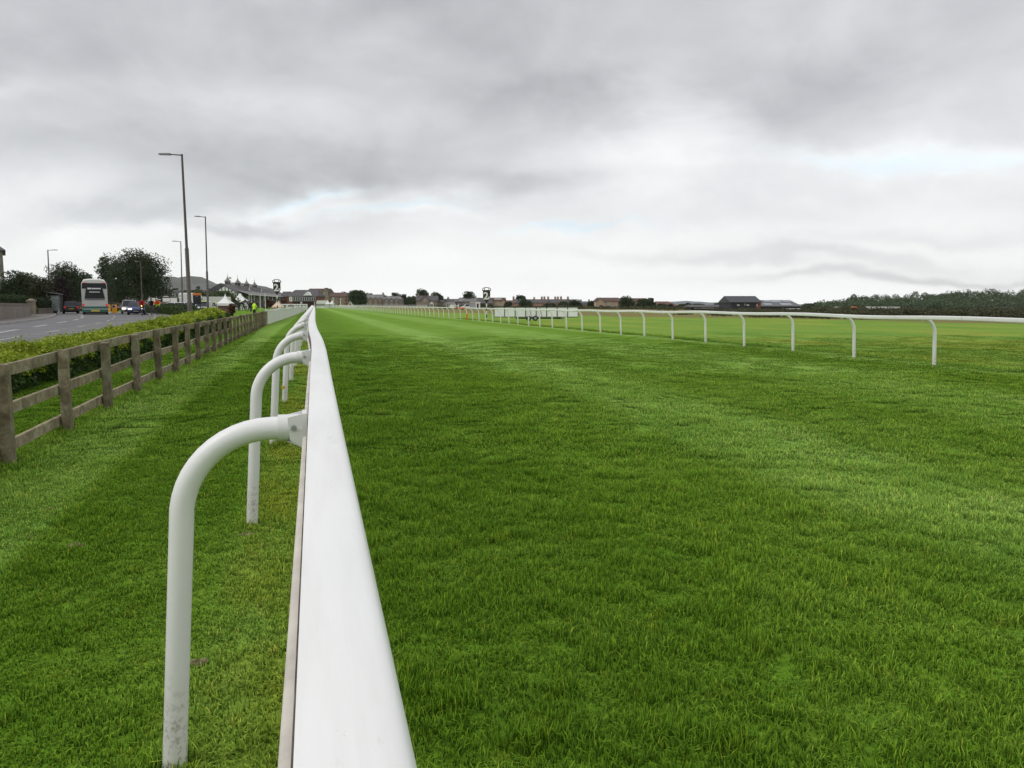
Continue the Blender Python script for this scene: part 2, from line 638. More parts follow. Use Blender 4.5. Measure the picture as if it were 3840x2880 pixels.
def turf_shader(name, near=False, gain=1.0):
    m, nt, b = new_mat(name)
    g, vec, s, t = st_coords(nt)
    pos = g.outputs['Position']
    def sc(c): return tuple(v * gain for v in c)
    c = grass_colour(nt, sc(G_DARK), sc(G_MID), sc(G_LIGHT), sc(G_YEL), pos, 0.12, 0.34)
    sp_ = stripes(nt, s, vec)
    bandc = ramp(nt, sp_, [(0.36, (0.70, 0.76, 0.58)), (0.5, (1.0, 1.0, 1.0)), (0.80, (1.56, 1.40, 3.0))])  # sheen of the laid grass painted as lighter and darker lanes
    c = mixc(nt, 1.0, c, bandc, 'MULTIPLY')
    yel_ = ramp(nt, map01(nt, s, -1.0, 0.2), [(0.40, (0, 0, 0)), (0.52, (1, 1, 1)), (0.80, (1, 1, 1)), (0.88, (0, 0, 0))])
    yel_ = mixc(nt, 1.0, yel_, ramp(nt, noise(nt, vec, 1.3, 2, 0.6, (1, 0.5, 1)), [(0.35, (0, 0, 0)), (0.65, (0.55,) * 3)]), 'MULTIPLY')
    c = mixc(nt, yel_, c, sc((0.215, 0.225, 0.020)))
    # infield beyond the right-hand rail: paler links turf, yellow patches, then a belt of dry rough grass
    inf = nmath(nt, 'MULTIPLY', map01(nt, s, 12.9, 13.5), 1.0, True)
    lin = ramp(nt, noise(nt, vec, 0.30, 4, 0.62, (1, 0.40, 1)), [(0.30, sc((0.100, 0.205, 0.030))), (0.5, sc((0.145, 0.235, 0.036))), (0.62, sc((0.185, 0.245, 0.038))), (0.78, sc((0.235, 0.245, 0.042)))])
    c = mixc(nt, inf, c, lin)
    dint_shade = ramp(nt, noise(nt, pos, 5.5, 3, 0.65), [(0.24, (0.60, 0.64, 0.55)), (0.36, (1, 1, 1))])   # shade in hoof dints and thin spots, painted as dark specks
    c = mixc(nt, 1.0, c, dint_shade, 'MULTIPLY')
    if near:
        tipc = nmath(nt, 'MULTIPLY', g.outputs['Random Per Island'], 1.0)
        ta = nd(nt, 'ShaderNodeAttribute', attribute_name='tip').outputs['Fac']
        c = mixc(nt, 1.0, c, ramp(nt, ta, [(0.0, (0.18, 0.20, 0.18)), (0.5, (0.72, 0.76, 0.66)), (1.0, (2.15, 1.98, 1.85))]), 'MULTIPLY')  # paler blade tips; shade of the gaps and lit tips painted in too
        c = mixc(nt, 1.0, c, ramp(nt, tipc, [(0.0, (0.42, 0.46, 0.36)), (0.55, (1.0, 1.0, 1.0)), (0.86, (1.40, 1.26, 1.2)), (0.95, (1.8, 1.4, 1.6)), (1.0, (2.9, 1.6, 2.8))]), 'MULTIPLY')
    else:
        far = nmath(nt, 'ADD', s, nmath(nt, 'MULTIPLY', t, 0.33))
        far = nmath(nt, 'ADD', far, nmath(nt, 'MULTIPLY', nmath(nt, 'SUBTRACT', noise(nt, vec, 0.06, 3, 0.6), 0.5), 26.0))
        fm = nmath(nt, 'MULTIPLY', map01(nt, far, 55.0, 61.0), map01(nt, s, 17.0, 24.0), True)
        rough_c = ramp(nt, noise(nt, vec, 0.25, 4, 0.65, (1, 0.5, 1)), [(0.3, (0.185, 0.165, 0.06)), (0.5, (0.245, 0.20, 0.085)), (0.60, (0.18, 0.20, 0.055)), (0.72, (0.14, 0.20, 0.05))])
        c = mixc(nt, fm, c, rough_c)
        fine = noise(nt, pos, 28.0, 3, 0.7)
        c = mixc(nt, 1.0, c, ramp(nt, fine, [(0.2, (0.62, 0.66, 0.56)), (0.8, (1.32, 1.25, 1.32))]), 'MULTIPLY')
        bump(nt, b, nmath(nt, 'ADD', noise(nt, pos, 26.0, 2, 0.7), nmath(nt, 'MULTIPLY', noise(nt, pos, 2.0, 1), 1.2)), 0.9, 0.035)
    nt.links.new(c, b.inputs['Base Color'])
    b.inputs['Roughness'].default_value = 0.62 if near else 0.95
    b.inputs['Specular IOR Level'].default_value = 0.16 if near else 0.05
    if near:
        tr = nd(nt, 'ShaderNodeBsdfTranslucent')
        nt.links.new(c, tr.inputs['Color'])
        ms = nd(nt, 'ShaderNodeMixShader')
        ms.inputs[0].default_value = 0.38
        nt.links.new(b.outputs[0], ms.inputs[1])
        nt.links.new(tr.outputs[0], ms.inputs[2])
        nt.links.new(ms.outputs[0], nt.nodes['Material Output'].inputs['Surface'])
    return m


M_TURF = turf_shader('turf', False, 1.42)
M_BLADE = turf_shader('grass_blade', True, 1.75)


def ripple(s, t):
    return (0.010 * math.sin(s * 1.7 + t * 0.6) + 0.008 * math.sin(t * 1.3 - s * 0.7)) * (1 - sstep(-4.0, -5.5, s))


def axis_lines(near0, near1, step, far):
    a = list(np.arange(near0, near1 + 1e-6, step))
    x, d = near1, step
    while x < far:
        d *= 1.35
        x += d
        a.append(x)
    return a


tl = [-9000, -3000, -1000, -300, -100, -40, -20, -10] + axis_lines(-5, 30, 0.5, 9000)
sr = axis_lines(0, 20, 0.5, 9000)
slft = [-q for q in axis_lines(0, 20, 0.5, 9000)][::-1]
sl = slft[:-1] + sr
gv = []
for t_ in tl:
    for s_ in sl:
        z = ground_z(s_, t_)
        if abs(s_) < 60 and abs(t_) < 60:
            z += ripple(s_, t_)
        gv.append((s_, t_, z))
ns = len(sl)
gf = [(i * ns + j, i * ns + j + 1, (i + 1) * ns + j + 1, (i + 1) * ns + j) for i in range(len(tl) - 1) for j in range(ns - 1)]
ground = link_obj('ground', np_mesh('ground', np.array(gv), np.array(gf), M_TURF, True))
ground.rotation_euler.z = A
tag(ground, 'mown green racecourse turf and links grass running to the horizon', kind='structure')

# ---- road that bends away to the left
ROAD_R = [(-3.2, -4), (-6.5, 4), (-9.4, 10.5), (-19.6, 40), (-27.0, 56.5), (-35.2, 74), (-43.0, 88), (-57, 108), (-85, 145), (-125, 195)]
ROAD_L = [(-11.5, 3), (-13.6, 9), (-16.2, 15), (-27.9, 40.5), (-35.2, 56.5), (-43.8, 72), (-56.5, 93), (-72, 112), (-105, 150), (-150, 200)]


def resample(poly, n):
    P_ = np.array(poly, float)
    d = np.r_[0, np.cumsum(np.hypot(*np.diff(P_, axis=0).T))]
    # centripetal-free cubic smoothing through the points
    u = np.linspace(0, d[-1], n)
    x, y = np.interp(u, d, P_[:, 0]), np.interp(u, d, P_[:, 1])
    k = np.ones(9) / 9
    xs = np.r_[[x[0]] * 4, x, [x[-1]] * 4]
    ys = np.r_[[y[0]] * 4, y, [y[-1]] * 4]
    x2, y2 = np.convolve(xs, k, 'valid'), np.convolve(ys, k, 'valid')
    x2[:3], y2[:3], x2[-3:], y2[-3:] = x[:3], y[:3], x[-3:], y[-3:]
    return np.c_[x2, y2]


ROADZ = 0.33
RR, RL = resample(ROAD_R, 120), resample(ROAD_L, 120)


def strip(a, b, za, zb):
    n = len(a)
    v = np.r_[np.c_[a, np.full(n, za)], np.c_[b, np.full(n, zb)]]
    f = np.array([(i, i + 1, n + i + 1, n + i) for i in range(n - 1)])
    return v, f


def asphalt(name, base, crack=0.6):
    m, nt, b = new_mat(name)
    p_ = nd(nt, 'ShaderNodeNewGeometry').outputs['Position']
    c = ramp(nt, noise(nt, p_, 0.35, 5, 0.6), [(0.3, tuple(v * 0.8 for v in base)), (0.7, tuple(v * 1.18 for v in base))])
    c = mixc(nt, 1.0, c, ramp(nt, noise(nt, p_, 60.0, 3, 0.7), [(0.3, (0.75,) * 3), (0.7, (1.2,) * 3)]), 'MULTIPLY')
    c = mixc(nt, ramp(nt, noise(nt, p_, 0.12, 3, 0.5), [(0.55, (0, 0, 0)), (0.60, (0.45,) * 3)]), c, tuple(v * 0.72 for v in base))
    nt.links.new(c, b.inputs['Base Color'])
    b.inputs['Roughness'].default_value = 0.85
    bump(nt, b, noise(nt, p_, 90.0, 3), 0.4, 0.01)
    return m


M_ASPH = asphalt('asphalt', (0.150, 0.146, 0.150))
M_PAVE = asphalt('pavement', (0.165, 0.145, 0.135))
M_KERB = plain('kerb_stone', (0.26, 0.25, 0.235), 0.85, 0.2, 2.0, bmp=0.3)
v, f = strip(RL, RR, ROADZ + 0.012, ROADZ + 0.012)
road = tag(link_obj('road', np_mesh('road', v, f, M_ASPH)), 'grey tarmac road curving away behind the low hedge', kind='structure')


def offset(poly, d):                                  # to the left of travel is +
    t_ = np.gradient(poly, axis=0)
    t_ /= np.linalg.norm(t_, axis=1)[:, None]
    return poly + np.c_[-t_[:, 1], t_[:, 0]] * d


PL1 = offset(RL, 0.14)
PL2 = offset(RL, 2.1)
v, f = strip(PL2, PL1, ROADZ + 0.13, ROADZ + 0.12)
pave = tag(link_obj('pavement', np_mesh('pavement', v, f, M_PAVE)), 'pinkish grey pavement along the garden walls', kind='structure')


def kerb(name, line, width, label):
    n = len(line)
    out = offset(line, width)
    zs = [(line, ROADZ - 0.05), (line, ROADZ + 0.118), (out, ROADZ + 0.124), (out, ROADZ - 0.05)]
    v = np.concatenate([np.c_[p_, np.full(n, z)] for p_, z in zs])
    f = np.array([(k * n + i, k * n + i + 1, (k + 1) * n + i + 1, (k + 1) * n + i) for k in range(3) for i in range(n - 1)])
    return tag(link_obj(name, np_mesh(name, v, f, M_KERB)), label, kind='structure')


kerb('kerb', RL, 0.13, 'stone kerb of the far pavement')
kerb('kerb', RR, -0.13, 'stone kerb beside the grass verge')
# footway verge on the hedge side
PR1, PR2 = offset(RR, -0.14), offset(RR, -1.9)
v, f = strip(PR1[18:], PR2[18:], ROADZ + 0.11, ROADZ + 0.10)
tag(link_obj('footway', np_mesh('footway', v, f, M_PAVE)), 'narrow tarmac footway behind the hedge', kind='structure')

M_PAINT = plain('road_paint', (0.40, 0.40, 0.385), 0.8, 0.25, 6.0, dirt=((0.2, 0.2, 0.2), 0.7))
M_PAINTY = plain('road_paint_yellow', (0.48, 0.44, 0.30), 0.8, 0.25, 6.0, dirt=((0.2, 0.2, 0.2), 0.6))


def mark(line, i0, i1, w, mat, name='road_marking', lat=0.0):
    seg = offset(line, lat)[i0:i1 + 1]
    v, f = strip(offset(seg, w / 2), offset(seg, -w / 2), ROADZ + 0.017, ROADZ + 0.017)
    o = link_obj(name, np_mesh(name, v, f, mat), road)
    return o


FINE = resample([tuple(q) for q in RL], 700)
CEN = resample([tuple(q) for q in (RL + RR) / 2], 700)
for k in range(80, 600, 26):
    mark(FINE, k, k + 13, 0.22, M_PAINTY if k > 250 else M_PAINT, lat=-2.3)      # bus bay line
for k in range(30, 640, 22):
    mark(CEN, k, k + 9, 0.12, M_PAINT, lat=-1.0)
for k in range(9):                                                              # hatched area opposite the fence
    i = 92 + 7 * k
    c_ = CEN[i]
    d_ = CEN[i + 1] - CEN[i]
    d_ /= np.hypot(*d_)
    n_ = np.array([-d_[1], d_[0]])
    a_, b_ = c_ - n_ * 0.7 - d_ * 0.9, c_ - n_ * 2.6 + d_ * 0.9
    q_ = np.array([a_, b_])
    e_ = (b_ - a_) / np.hypot(*(b_ - a_))
    m_ = np.array([-e_[1], e_[0]]) * 0.13
    v = np.array([[*(a_ + m_), 0], [*(b_ + m_), 0], [*(b_ - m_), 0], [*(a_ - m_), 0]])
    v[:, 2] = ROADZ + 0.021
    link_obj('road_marking', np_mesh('road_marking', v, np.array([[3, 2, 1, 0]]), M_PAINT), road)

# ================================================================== GRASS BLADES (stuff)
from mathutils import noise as mnoise


def blade_patch(n, size, h0, h1, w, seed, lean=0.5, mat=None):
    r = np.random.default_rng(seed)
    xy = r.uniform(-size / 2, size / 2, (n, 2))
    h = r.uniform(h0, h1, n) * r.choice([1.0, 1.0, 0.8, 1.2], n)
    az = r.uniform(0, 2 * math.pi, n)
    ln = np.abs(r.normal(0, lean, n))
    d = np.c_[np.cos(az), np.sin(az)] * (h * ln)[:, None]
    wd = np.c_[-np.sin(az), np.cos(az)]
    th = r.uniform(-0.9, 0.9, n)
    wv = np.c_[wd[:, 0] * np.cos(th) - wd[:, 1] * np.sin(th), wd[:, 0] * np.sin(th) + wd[:, 1] * np.cos(th)] * (w * r.uniform(0.6, 1.2, n))[:, None]
    V = np.zeros((n, 5, 3))
    V[:, 0, :2], V[:, 1, :2] = xy - wv / 2, xy + wv / 2
    V[:, 0, 2] = V[:, 1, 2] = -0.01
    mid = xy + d * 0.35
    V[:, 2, :2], V[:, 3, :2] = mid + wv * 0.42, mid - wv * 0.42
    V[:, 2, 2] = V[:, 3, 2] = h * 0.62
    V[:, 4, :2] = xy + d
    V[:, 4, 2] = h * np.sqrt(np.clip(1 - 0.45 * ln ** 2, 0.25, 1))
    b = np.arange(n)[:, None] * 5
    F_ = np.concatenate([b + [0, 1, 2], b + [0, 2, 3], b + [3, 2, 4]])
    # weld-free islands: one per blade because the triangles share vertices
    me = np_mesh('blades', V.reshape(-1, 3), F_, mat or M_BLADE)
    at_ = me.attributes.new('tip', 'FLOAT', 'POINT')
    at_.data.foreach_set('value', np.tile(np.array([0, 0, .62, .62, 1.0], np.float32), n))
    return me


def gn_scatter(name, label, pts, rots, scales, idx, meshes):
    src = bpy.data.collections.new(name + '_source')
    for i, me in enumerate(meshes):
        o = bpy.data.objects.new('%s_%02d' % (name, i), me)
        src.objects.link(o)
    me = bpy.data.meshes.new(name)
    me.vertices.add(len(pts))
    me.vertices.foreach_set('co', np.asarray(pts, np.float32).ravel())
    for nm, typ, val in (('rot', 'FLOAT_VECTOR', rots), ('scl', 'FLOAT_VECTOR', scales), ('idx', 'INT', idx)):
        at = me.attributes.new(nm, typ, 'POINT')
        at.data.foreach_set('vector' if typ == 'FLOAT_VECTOR' else 'value', np.asarray(val).ravel())
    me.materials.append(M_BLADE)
    ob = link_obj(name, me)
    ng = bpy.data.node_groups.new(name, 'GeometryNodeTree')
    ng.interface.new_socket('Geometry', in_out='INPUT', socket_type='NodeSocketGeometry')
    ng.interface.new_socket('Geometry', in_out='OUTPUT', socket_type='NodeSocketGeometry')
    gi, go = ng.nodes.new('NodeGroupInput'), ng.nodes.new('NodeGroupOutput')
    ci = ng.nodes.new('GeometryNodeCollectionInfo')
    ci.inputs[0].default_value = src
    ci.inputs['Separate Children'].default_value = True
    ci.inputs['Reset Children'].default_value = True
    ip = ng.nodes.new('GeometryNodeInstanceOnPoints')
    ip.inputs['Pick Instance'].default_value = True

    def attr(nm, typ):
        a_ = ng.nodes.new('GeometryNodeInputNamedAttribute')
        a_.data_type = typ
        a_.inputs[0].default_value = nm
        return a_.outputs[0]
    ng.links.new(gi.outputs[0], ip.inputs['Points'])
    ng.links.new(ci.outputs[0], ip.inputs['Instance'])
    ng.links.new(attr('idx', 'INT'), ip.inputs['Instance Index'])
    ng.links.new(attr('rot', 'FLOAT_VECTOR'), ip.inputs['Rotation'])
    ng.links.new(attr('scl', 'FLOAT_VECTOR'), ip.inputs['Scale'])
    ng.links.new(ip.outputs[0], go.inputs[0])
    md = ob.modifiers.new('scatter', 'NODES')
    md.node_group = ng
    return tag(ob, label, 'grass', kind='stuff')


def scatter_zone(name, label, y0, y1, step, meshes, side, hfun, margin=500, thin=lambda y: 1.0):
    P_, R_, S_, I_ = [], [], [], []
    rnd = random.Random(name)
    y = y0
    while y < y1:
        half = (1920 + margin) / FPX * (y + 0.4) + 0.6
        x = -half
        while x < half:
            xx, yy = x + rnd.uniform(-.5, .5) * step, y + rnd.uniform(-.5, .5) * step
            x += step
            s, t = to_st(xx, yy)
            if not side(s, t) or rnd.random() > thin(yy):
                continue
            sc = hfun(s, t, xx, yy)
            if sc <= 0:
                continue
            P_.append((xx, yy, ground_z(s, t) + ripple(s, t)))
            R_.append((rnd.gauss(0, .07), rnd.gauss(0, .07), rnd.uniform(0, 6.283)))
            k = rnd.uniform(0.9, 1.12)
            S_.append((k, k, sc))
            I_.append(rnd.randrange(len(meshes)))
        y += step
    return gn_scatter(name, label, P_, R_, S_, I_, meshes)


def clump(x, y, sc, seed=0.0):
    return mnoise.noise(Vector((x * sc, y * sc, seed)))


def track_h(s, t, x, y):
    return max(0.42, 0.95 + 0.40 * clump(x, y, 1.5) + 0.95 * clump(x, y, 4.5, 3.0) + 0.95 * clump(x, y, 9.0, 6.0)) * (1.35 if s < 0.35 else 1.0)


def verge_h(s, t, x, y):
    return max(0.55, 0.95 + 0.8 * clump(x, y, 2.2, 5.0) + 0.6 * clump(x, y, 7.0, 2.0)) * (1.5 if -2.72 < s < -2.25 else 1.0)


def right_of_rail(s, t): return 0.06 < s < 30
def left_of_rail(s, t): return -6.2 < s <= 0.06


near_tall = [blade_patch(95, 0.145, 0.019, 0.048, 0.0044, 100 + i, 0.75) for i in range(7)]
near_short = [blade_patch(95, 0.145, 0.011, 0.031, 0.0050, 200 + i, 0.8) for i in range(7)]
scatter_zone('track_grass', 'long lush green grass of the track in the foreground', 1.0, 6.6, 0.085, near_tall, right_of_rail, track_h)
scatter_zone('verge_grass', 'short mown grass left of the near rail', 1.0, 6.6, 0.085, near_short, left_of_rail, verge_h)
mid_tall = [blade_patch(300, 0.42, 0.020, 0.042, 0.0068, 300 + i, 0.75) for i in range(5)]
mid_short = [blade_patch(320, 0.42, 0.014, 0.034, 0.0068, 400 + i, 0.8) for i in range(5)]
scatter_zone('track_grass', 'green track grass in the middle distance', 6.6, 14.0, 0.22, mid_tall, right_of_rail, track_h, 300)
scatter_zone('verge_grass', 'short mown grass between rail and timber fence', 6.6, 14.0, 0.22, mid_short, left_of_rail, verge_h, 300)
far_mix = [blade_patch(420, 0.95, 0.012, 0.028, 0.011, 500 + i, 0.8) for i in range(4)]
scatter_zone('track_grass', 'green track grass farther off', 14.0, 34.0, 0.46, far_mix, lambda s, t: 0.06 < s < 30, lambda s, t, x, y: (0.8 + 0.5 * clump(x, y, 1.0)) * (1 - 0.75 * sstep(18, 34, y)), 200, lambda y: 1 - 0.9 * sstep(17, 34, y))
scatter_zone('verge_grass', 'mown grass strip running away beside the fence', 14.0, 34.0, 0.46, far_mix, lambda s, t: -4.0 < s <= 0.06, lambda s, t, x, y: (0.7 + 0.4 * clump(x, y, 1.0)) * (1 - 0.75 * sstep(18, 34, y)), 200, lambda y: 1 - 0.9 * sstep(17, 34, y))

# ================================================================== RUNNING RAILS
def interp(knots, t):
    xs, ys = zip(*knots)
    return float(np.interp(t, xs, ys))


def smooth_interp(knots, t, w=0.9):
    return sum(interp(knots, t + d * w) * k for d, k in ((-1, .2), (-.5, .2), (0, .2), (.5, .2), (1, .2)))


NEAR_S = [(-4, .02), (0, .021), (4, .03), (5.8, .044), (7.6, .004), (10.5, -.008), (13, .0), (20, .03), (45, .12), (100, .2), (400, .25)]
NEAR_Z = [(-4, 1.07), (0.4, 1.10), (2.4, 1.122), (5, 1.17), (7.7, 1.205), (10.4, 1.238), (13, 1.255), (15.8, 1.265), (20, 1.27), (30, 1.262), (60, 1.27), (400, 1.27)]

# mud-splashed white plastic for the legs: stain climbs from the soil with a ragged edge
m, nt, b = new_mat('white_plastic_leg')
oc = nd(nt, 'ShaderNodeTexCoord').outputs['Object']
sx = nd(nt, 'ShaderNodeSeparateXYZ')
nt.links.new(oc, sx.inputs[0])
hgt = nmath(nt, 'ADD', sx.outputs[2], nmath(nt, 'MULTIPLY', nmath(nt, 'SUBTRACT', noise(nt, oc, 9.0, 6, 0.7), 0.5), 0.35))
mud = ramp(nt, map01(nt, hgt, 0.0, 0.46), [(0.0, (1.0,) * 3), (0.35, (0.55,) * 3), (0.8, (0.0,) * 3)])
spk = ramp(nt, noise(nt, oc, 45.0, 4, 0.7), [(0.50, (0, 0, 0)), (0.68, (1, 1, 1))])
film = ramp(nt, noise(nt, oc, 3.0, 4, 0.6), [(0.3, (0.80, 0.79, 0.79)), (0.7, (0.835, 0.825, 0.82))])
alg = ramp(nt, map01(nt, hgt, 0.0, 0.85), [(0.0, (0.34,) * 3), (0.5, (0.08,) * 3), (1.0, (0.0,) * 3)])
film = mixc(nt, alg, film, (0.46, 0.42, 0.33))
c = mixc(nt, mixc(nt, 1.0, mud, spk, 'MULTIPLY'), film, (0.20, 0.145, 0.10))
nt.links.new(c, b.inputs['Base Color'])
b.inputs['Roughness'].default_value = 0.36
b.inputs['Specular IOR Level'].default_value = 0.45
M_LEG = m
# rail: white with faint scuffs
m, nt, b = new_mat('white_rail')
oc = nd(nt, 'ShaderNodeTexCoord').outputs['Object']
c = ramp(nt, noise(nt, oc, 1.3, 4, 0.6), [(0.3, (0.80, 0.80, 0.79)), (0.7, (0.845, 0.845, 0.83))])
sc_ = ramp(nt, noise(nt, oc, 14.0, 6, 0.75, (1, 0.35, 1)), [(0.64, (0, 0, 0)), (0.78, (0.45,) * 3)])
c = mixc(nt, sc_, c, (0.42, 0.36, 0.27))
film_ = ramp(nt, noise(nt, oc, 2.2, 5, 0.7, (6, 0.5, 1)), [(0.42, (0, 0, 0)), (0.75, (0.42,) * 3)])
c = mixc(nt, film_, c, (0.60, 0.585, 0.54))
spk_ = ramp(nt, noise(nt, oc, 55.0, 3, 0.6, (1, 0.6, 1)), [(0.70, (0, 0, 0)), (0.76, (0.75,) * 3)])
msk_ = ramp(nt, noise(nt, oc, 3.1, 3, 0.6), [(0.50, (0, 0, 0)), (0.60, (1, 1, 1))])
c = mixc(nt, mixc(nt, 1.0, spk_, msk_, 'MULTIPLY'), c, (0.20, 0.15, 0.10))
nt.links.new(c, b.inputs['Base Color'])
b.inputs['Roughness'].default_value = 0.34
M_RAIL = m
M_GRIME = plain('rail_grime', (0.105, 0.078, 0.058), 0.9, 0.5, 40.0, bmp=0.6)
M_BOLT = plain('bolt_steel', (0.42, 0.42, 0.43), 0.35, 0.1, 20, metal=0.9)
M_ORANGE = plain('orange_marker', (0.78, 0.16, 0.03), 0.5, 0.08)
M_TAPE = plain('yellow_tape', (0.62, 0.36, 0.05), 0.6, 0.1)


def rail_profile(sgn, k=1.0):
    """closed section of the rail around the line it follows (top at z = 0); sgn +1: legs stand at -s"""
    pts = []
    pts += [(-0.046, -0.004), (-0.040, 0.0)]
    for i in range(8):                                  # rounded shoulder on the track side
        a = math.pi / 2 - i * math.pi / 14
        pts.append((0.029 + 0.019 * math.cos(a), -0.020 + 0.020 * math.sin(a)))
    pts += [(0.047, -0.078), (0.042, -0.094), (0.030, -0.103), (0.0, -0.104), (-0.060, -0.100), (-0.064, -0.094), (-0.064, -0.082), (-0.060, -0.078), (-0.042, -0.076), (-0.040, -0.030), (-0.047, -0.026)]
    return [(x * sgn * k, z * k) for x, z in pts]


def rail_path(parent, S, Z, t0, t1, secs, sgn, name='rail_section', mats=None):
    prof = rail_profile(sgn, 1.0 if sgn > 0 else 0.82)
    out = []
    t = t0
    while t < t1 - 0.01:
        L = (secs * 2 if t < 0 else secs) if t < 60 else secs * 4
        te = min(t1, t + L)
        n = 12 if t < 30 else 4
        rings = []
        for i in range(n + 1):
            q = t + (te - t) * i / n
            q2 = q + (0.004 if i == 0 else (-0.004 if i == n else 0))
            s, z = S(q), Z(q)
            rings.append([(s + a, q2, z + b_) for a, b_ in prof])
        mb = MB().loft(rings)
        out.append(mb.build(name, mats(t) if mats else M_RAIL, parent, smooth=40))
        t = te
    return out


def post_mesh(name, h, reach, mat, n_arc=12, n=20, r=0.0355, lean=0.035, R=0.27):
    """swan-neck leg: foot at the origin, clamp end at (reach, 0, h)"""
    pts = [(-lean * 0.3, 0, -0.12), (0, 0, 0)]
    xk, zk = lean, h - R
    for i in range(1, 6):
        pts.append((xk * i / 5, 0, zk * i / 5))
    for i in range(1, n_arc + 1):
        a = math.pi - (math.pi / 2) * i / n_arc
        pts.append((xk + R + R * math.cos(a), 0, zk + R * math.sin(a)))
    pts.append((reach, 0, h))
    rr = [r * 1.03] * 2 + [r] * (len(pts) - 2)
    return MB().tube(pts, rr, n).mesh(name, mat, 60)


def bracket_mesh(n=18):
    mb = MB()
    mb.tube([(-0.085, 0, 0), (-0.004, 0, 0)], [0.041, 0.0415], n)                  # sleeve
    mb.span(-0.012, 0.002, -0.046, 0.046, -0.066, 0.048)                           # flange on the rail
    for y in (-0.040, 0.034):                                                       # gussets
        mb.prism([(-0.055, 0.036), (-0.009, 0.047), (-0.009, -0.062), (-0.050, -0.034)], 'y', y, y + 0.006)
    mb.prism([(-0.060, -0.038), (-0.009, -0.046), (-0.009, -0.064)], 'y', -0.030, 0.030)
    return mb.mesh('bracket', WHITE, 35)


def bolt_mesh():
    mb = MB()
    mb.tube([(-0.038, -0.046, 0.004), (-0.038, -0.040, 0.004)], [0.0085, 0.0085], 8)
    mb.tube([(-0.038, -0.0485, 0.004), (-0.038, -0.046, 0.004)], [0.0045, 0.0055], 8)
    return mb.mesh('bolt', M_BOLT, 40)


BR_ME, BOLT_ME = bracket_mesh(), bolt_mesh()
BR_FAR = bracket_mesh(8)

near_rail = thing('running_rail', 'long white plastic running rail on swan-neck legs at the left of the track', 'running rail', (0, 0, 0), A)
for o in rail_path(near_rail, lambda q: smooth_interp(NEAR_S, q, 1.1), lambda q: smooth_interp(NEAR_Z, q, 1.4), -4.66, 330, 5.3, 1):
    pass
# dirt lodged in the groove under the top skin
mb = MB()
rings = []
gr_ = random.Random(2)
for i in range(430):
    q = -3.4 + i * 0.05
    s, z = smooth_interp(NEAR_S, q, 1.1), smooth_interp(NEAR_Z, q, 1.4)
    e_ = gr_.uniform(-.0006, .0006)
    rings.append([(s - 0.0530 + e_, q, z - 0.0772), (s - 0.0405, q, z - 0.0755), (s - 0.0403, q, z - 0.046), (s - 0.046 + e_, q, z - 0.052 + e_)])
mb.loft(rings).build('groove_dirt', M_GRIME, near_rail, smooth=60)
rings = []
for i in range(62):
    q = -3.4 + i * 0.35
    s, z = smooth_interp(NEAR_S, q, 1.1), smooth_interp(NEAR_Z, q, 1.4)
    rings.append([(s - 0.0655, q, z - 0.092), (s - 0.0640, q, z - 0.092), (s - 0.0595, q, z - 0.0785), (s - 0.0532, q, z - 0.0775), (s - 0.0532, q, z - 0.0762), (s - 0.0605, q, z - 0.0772), (s - 0.0652, q, z - 0.0815)])
MB().loft(rings).build('lip_film', plain('dried_dirt_film', (0.60, 0.555, 0.50), 0.8, 0.18, 9.0), near_rail, smooth=60)
NEAR_T = [2.40, 5.02, 7.68, 10.40, 13.0, 15.7]
while NEAR_T[-1] < 320:
    NEAR_T.append(NEAR_T[-1] + 2.65)
NEAR_T = [-0.3] + NEAR_T
cache = {}
for i, t in enumerate(NEAR_T):
    s0 = -0.41 + 0.05 * sstep(5, 16, t) + (-0.046 if t < 3 else -0.008)
    sr_ = smooth_interp(NEAR_S, t, 1.1) - 0.053
    zr = smooth_interp(NEAR_Z, t, 1.4) - 0.055
    g0 = ground_z(s0, t)
    hh = zr - g0
    key = (round(hh, 3), round(sr_ - s0, 2), t > 40)
    if key not in cache:
        cache[key] = post_mesh('post', hh, sr_ - s0 - 0.012, M_LEG, 12 if t < 40 else 5, 24 if t < 12 else (14 if t < 40 else 7), r=0.0355, lean=0.055)
    po = link_obj('post', cache[key], near_rail)
    po.location = (s0, t, g0)
    po.rotation_euler = (0, 0, 0)
    if t < 60:
        br = link_obj('bracket', BR_ME if t < 20 else BR_FAR, po)
        br.location = (sr_ - s0, 0, hh)
        if t < 20:
            bo = link_obj('bolt', BOLT_ME, br)
    if i == 4:
        tp = MB().tube([(0.006, 0, 0.205), (0.0075, 0, 0.245)], 0.0375, 14).build('tape_band', M_TAPE, po, smooth=60)
        tp['label'] = 'orange tape wrapped round the leg'

# ---- right-hand rail of the track, legs on its far side
RIGHT_PX = [3498, 3203, 2976, 2791, 2646, 2523, 2417, 2329, 2252, 2184, 2125, 2072, 2025, 1983, 1943, 1909, 1878, 1848, 1821, 1797, 1774, 1752]
RS = [(-10, 12.4), (8, 12.4), (12.5, 12.45), (17, 12.8), (60, 12.75), (100, 11.6), (150, 10.6), (330, 10.6), (460, 13.0)]


def right_t(px):
    t = 30.0
    for _ in range(60):
        s = interp(RS, t)
        x, y = from_st(s, t)
        z = ground_z(s, t)
        p_ = 1920 + FPX * x / (y * CP + (CAM_H - z) * SP)
        t += (p_ - px) / 30 * max(0.02, (t / 60) ** 2) * 1.5
    return t


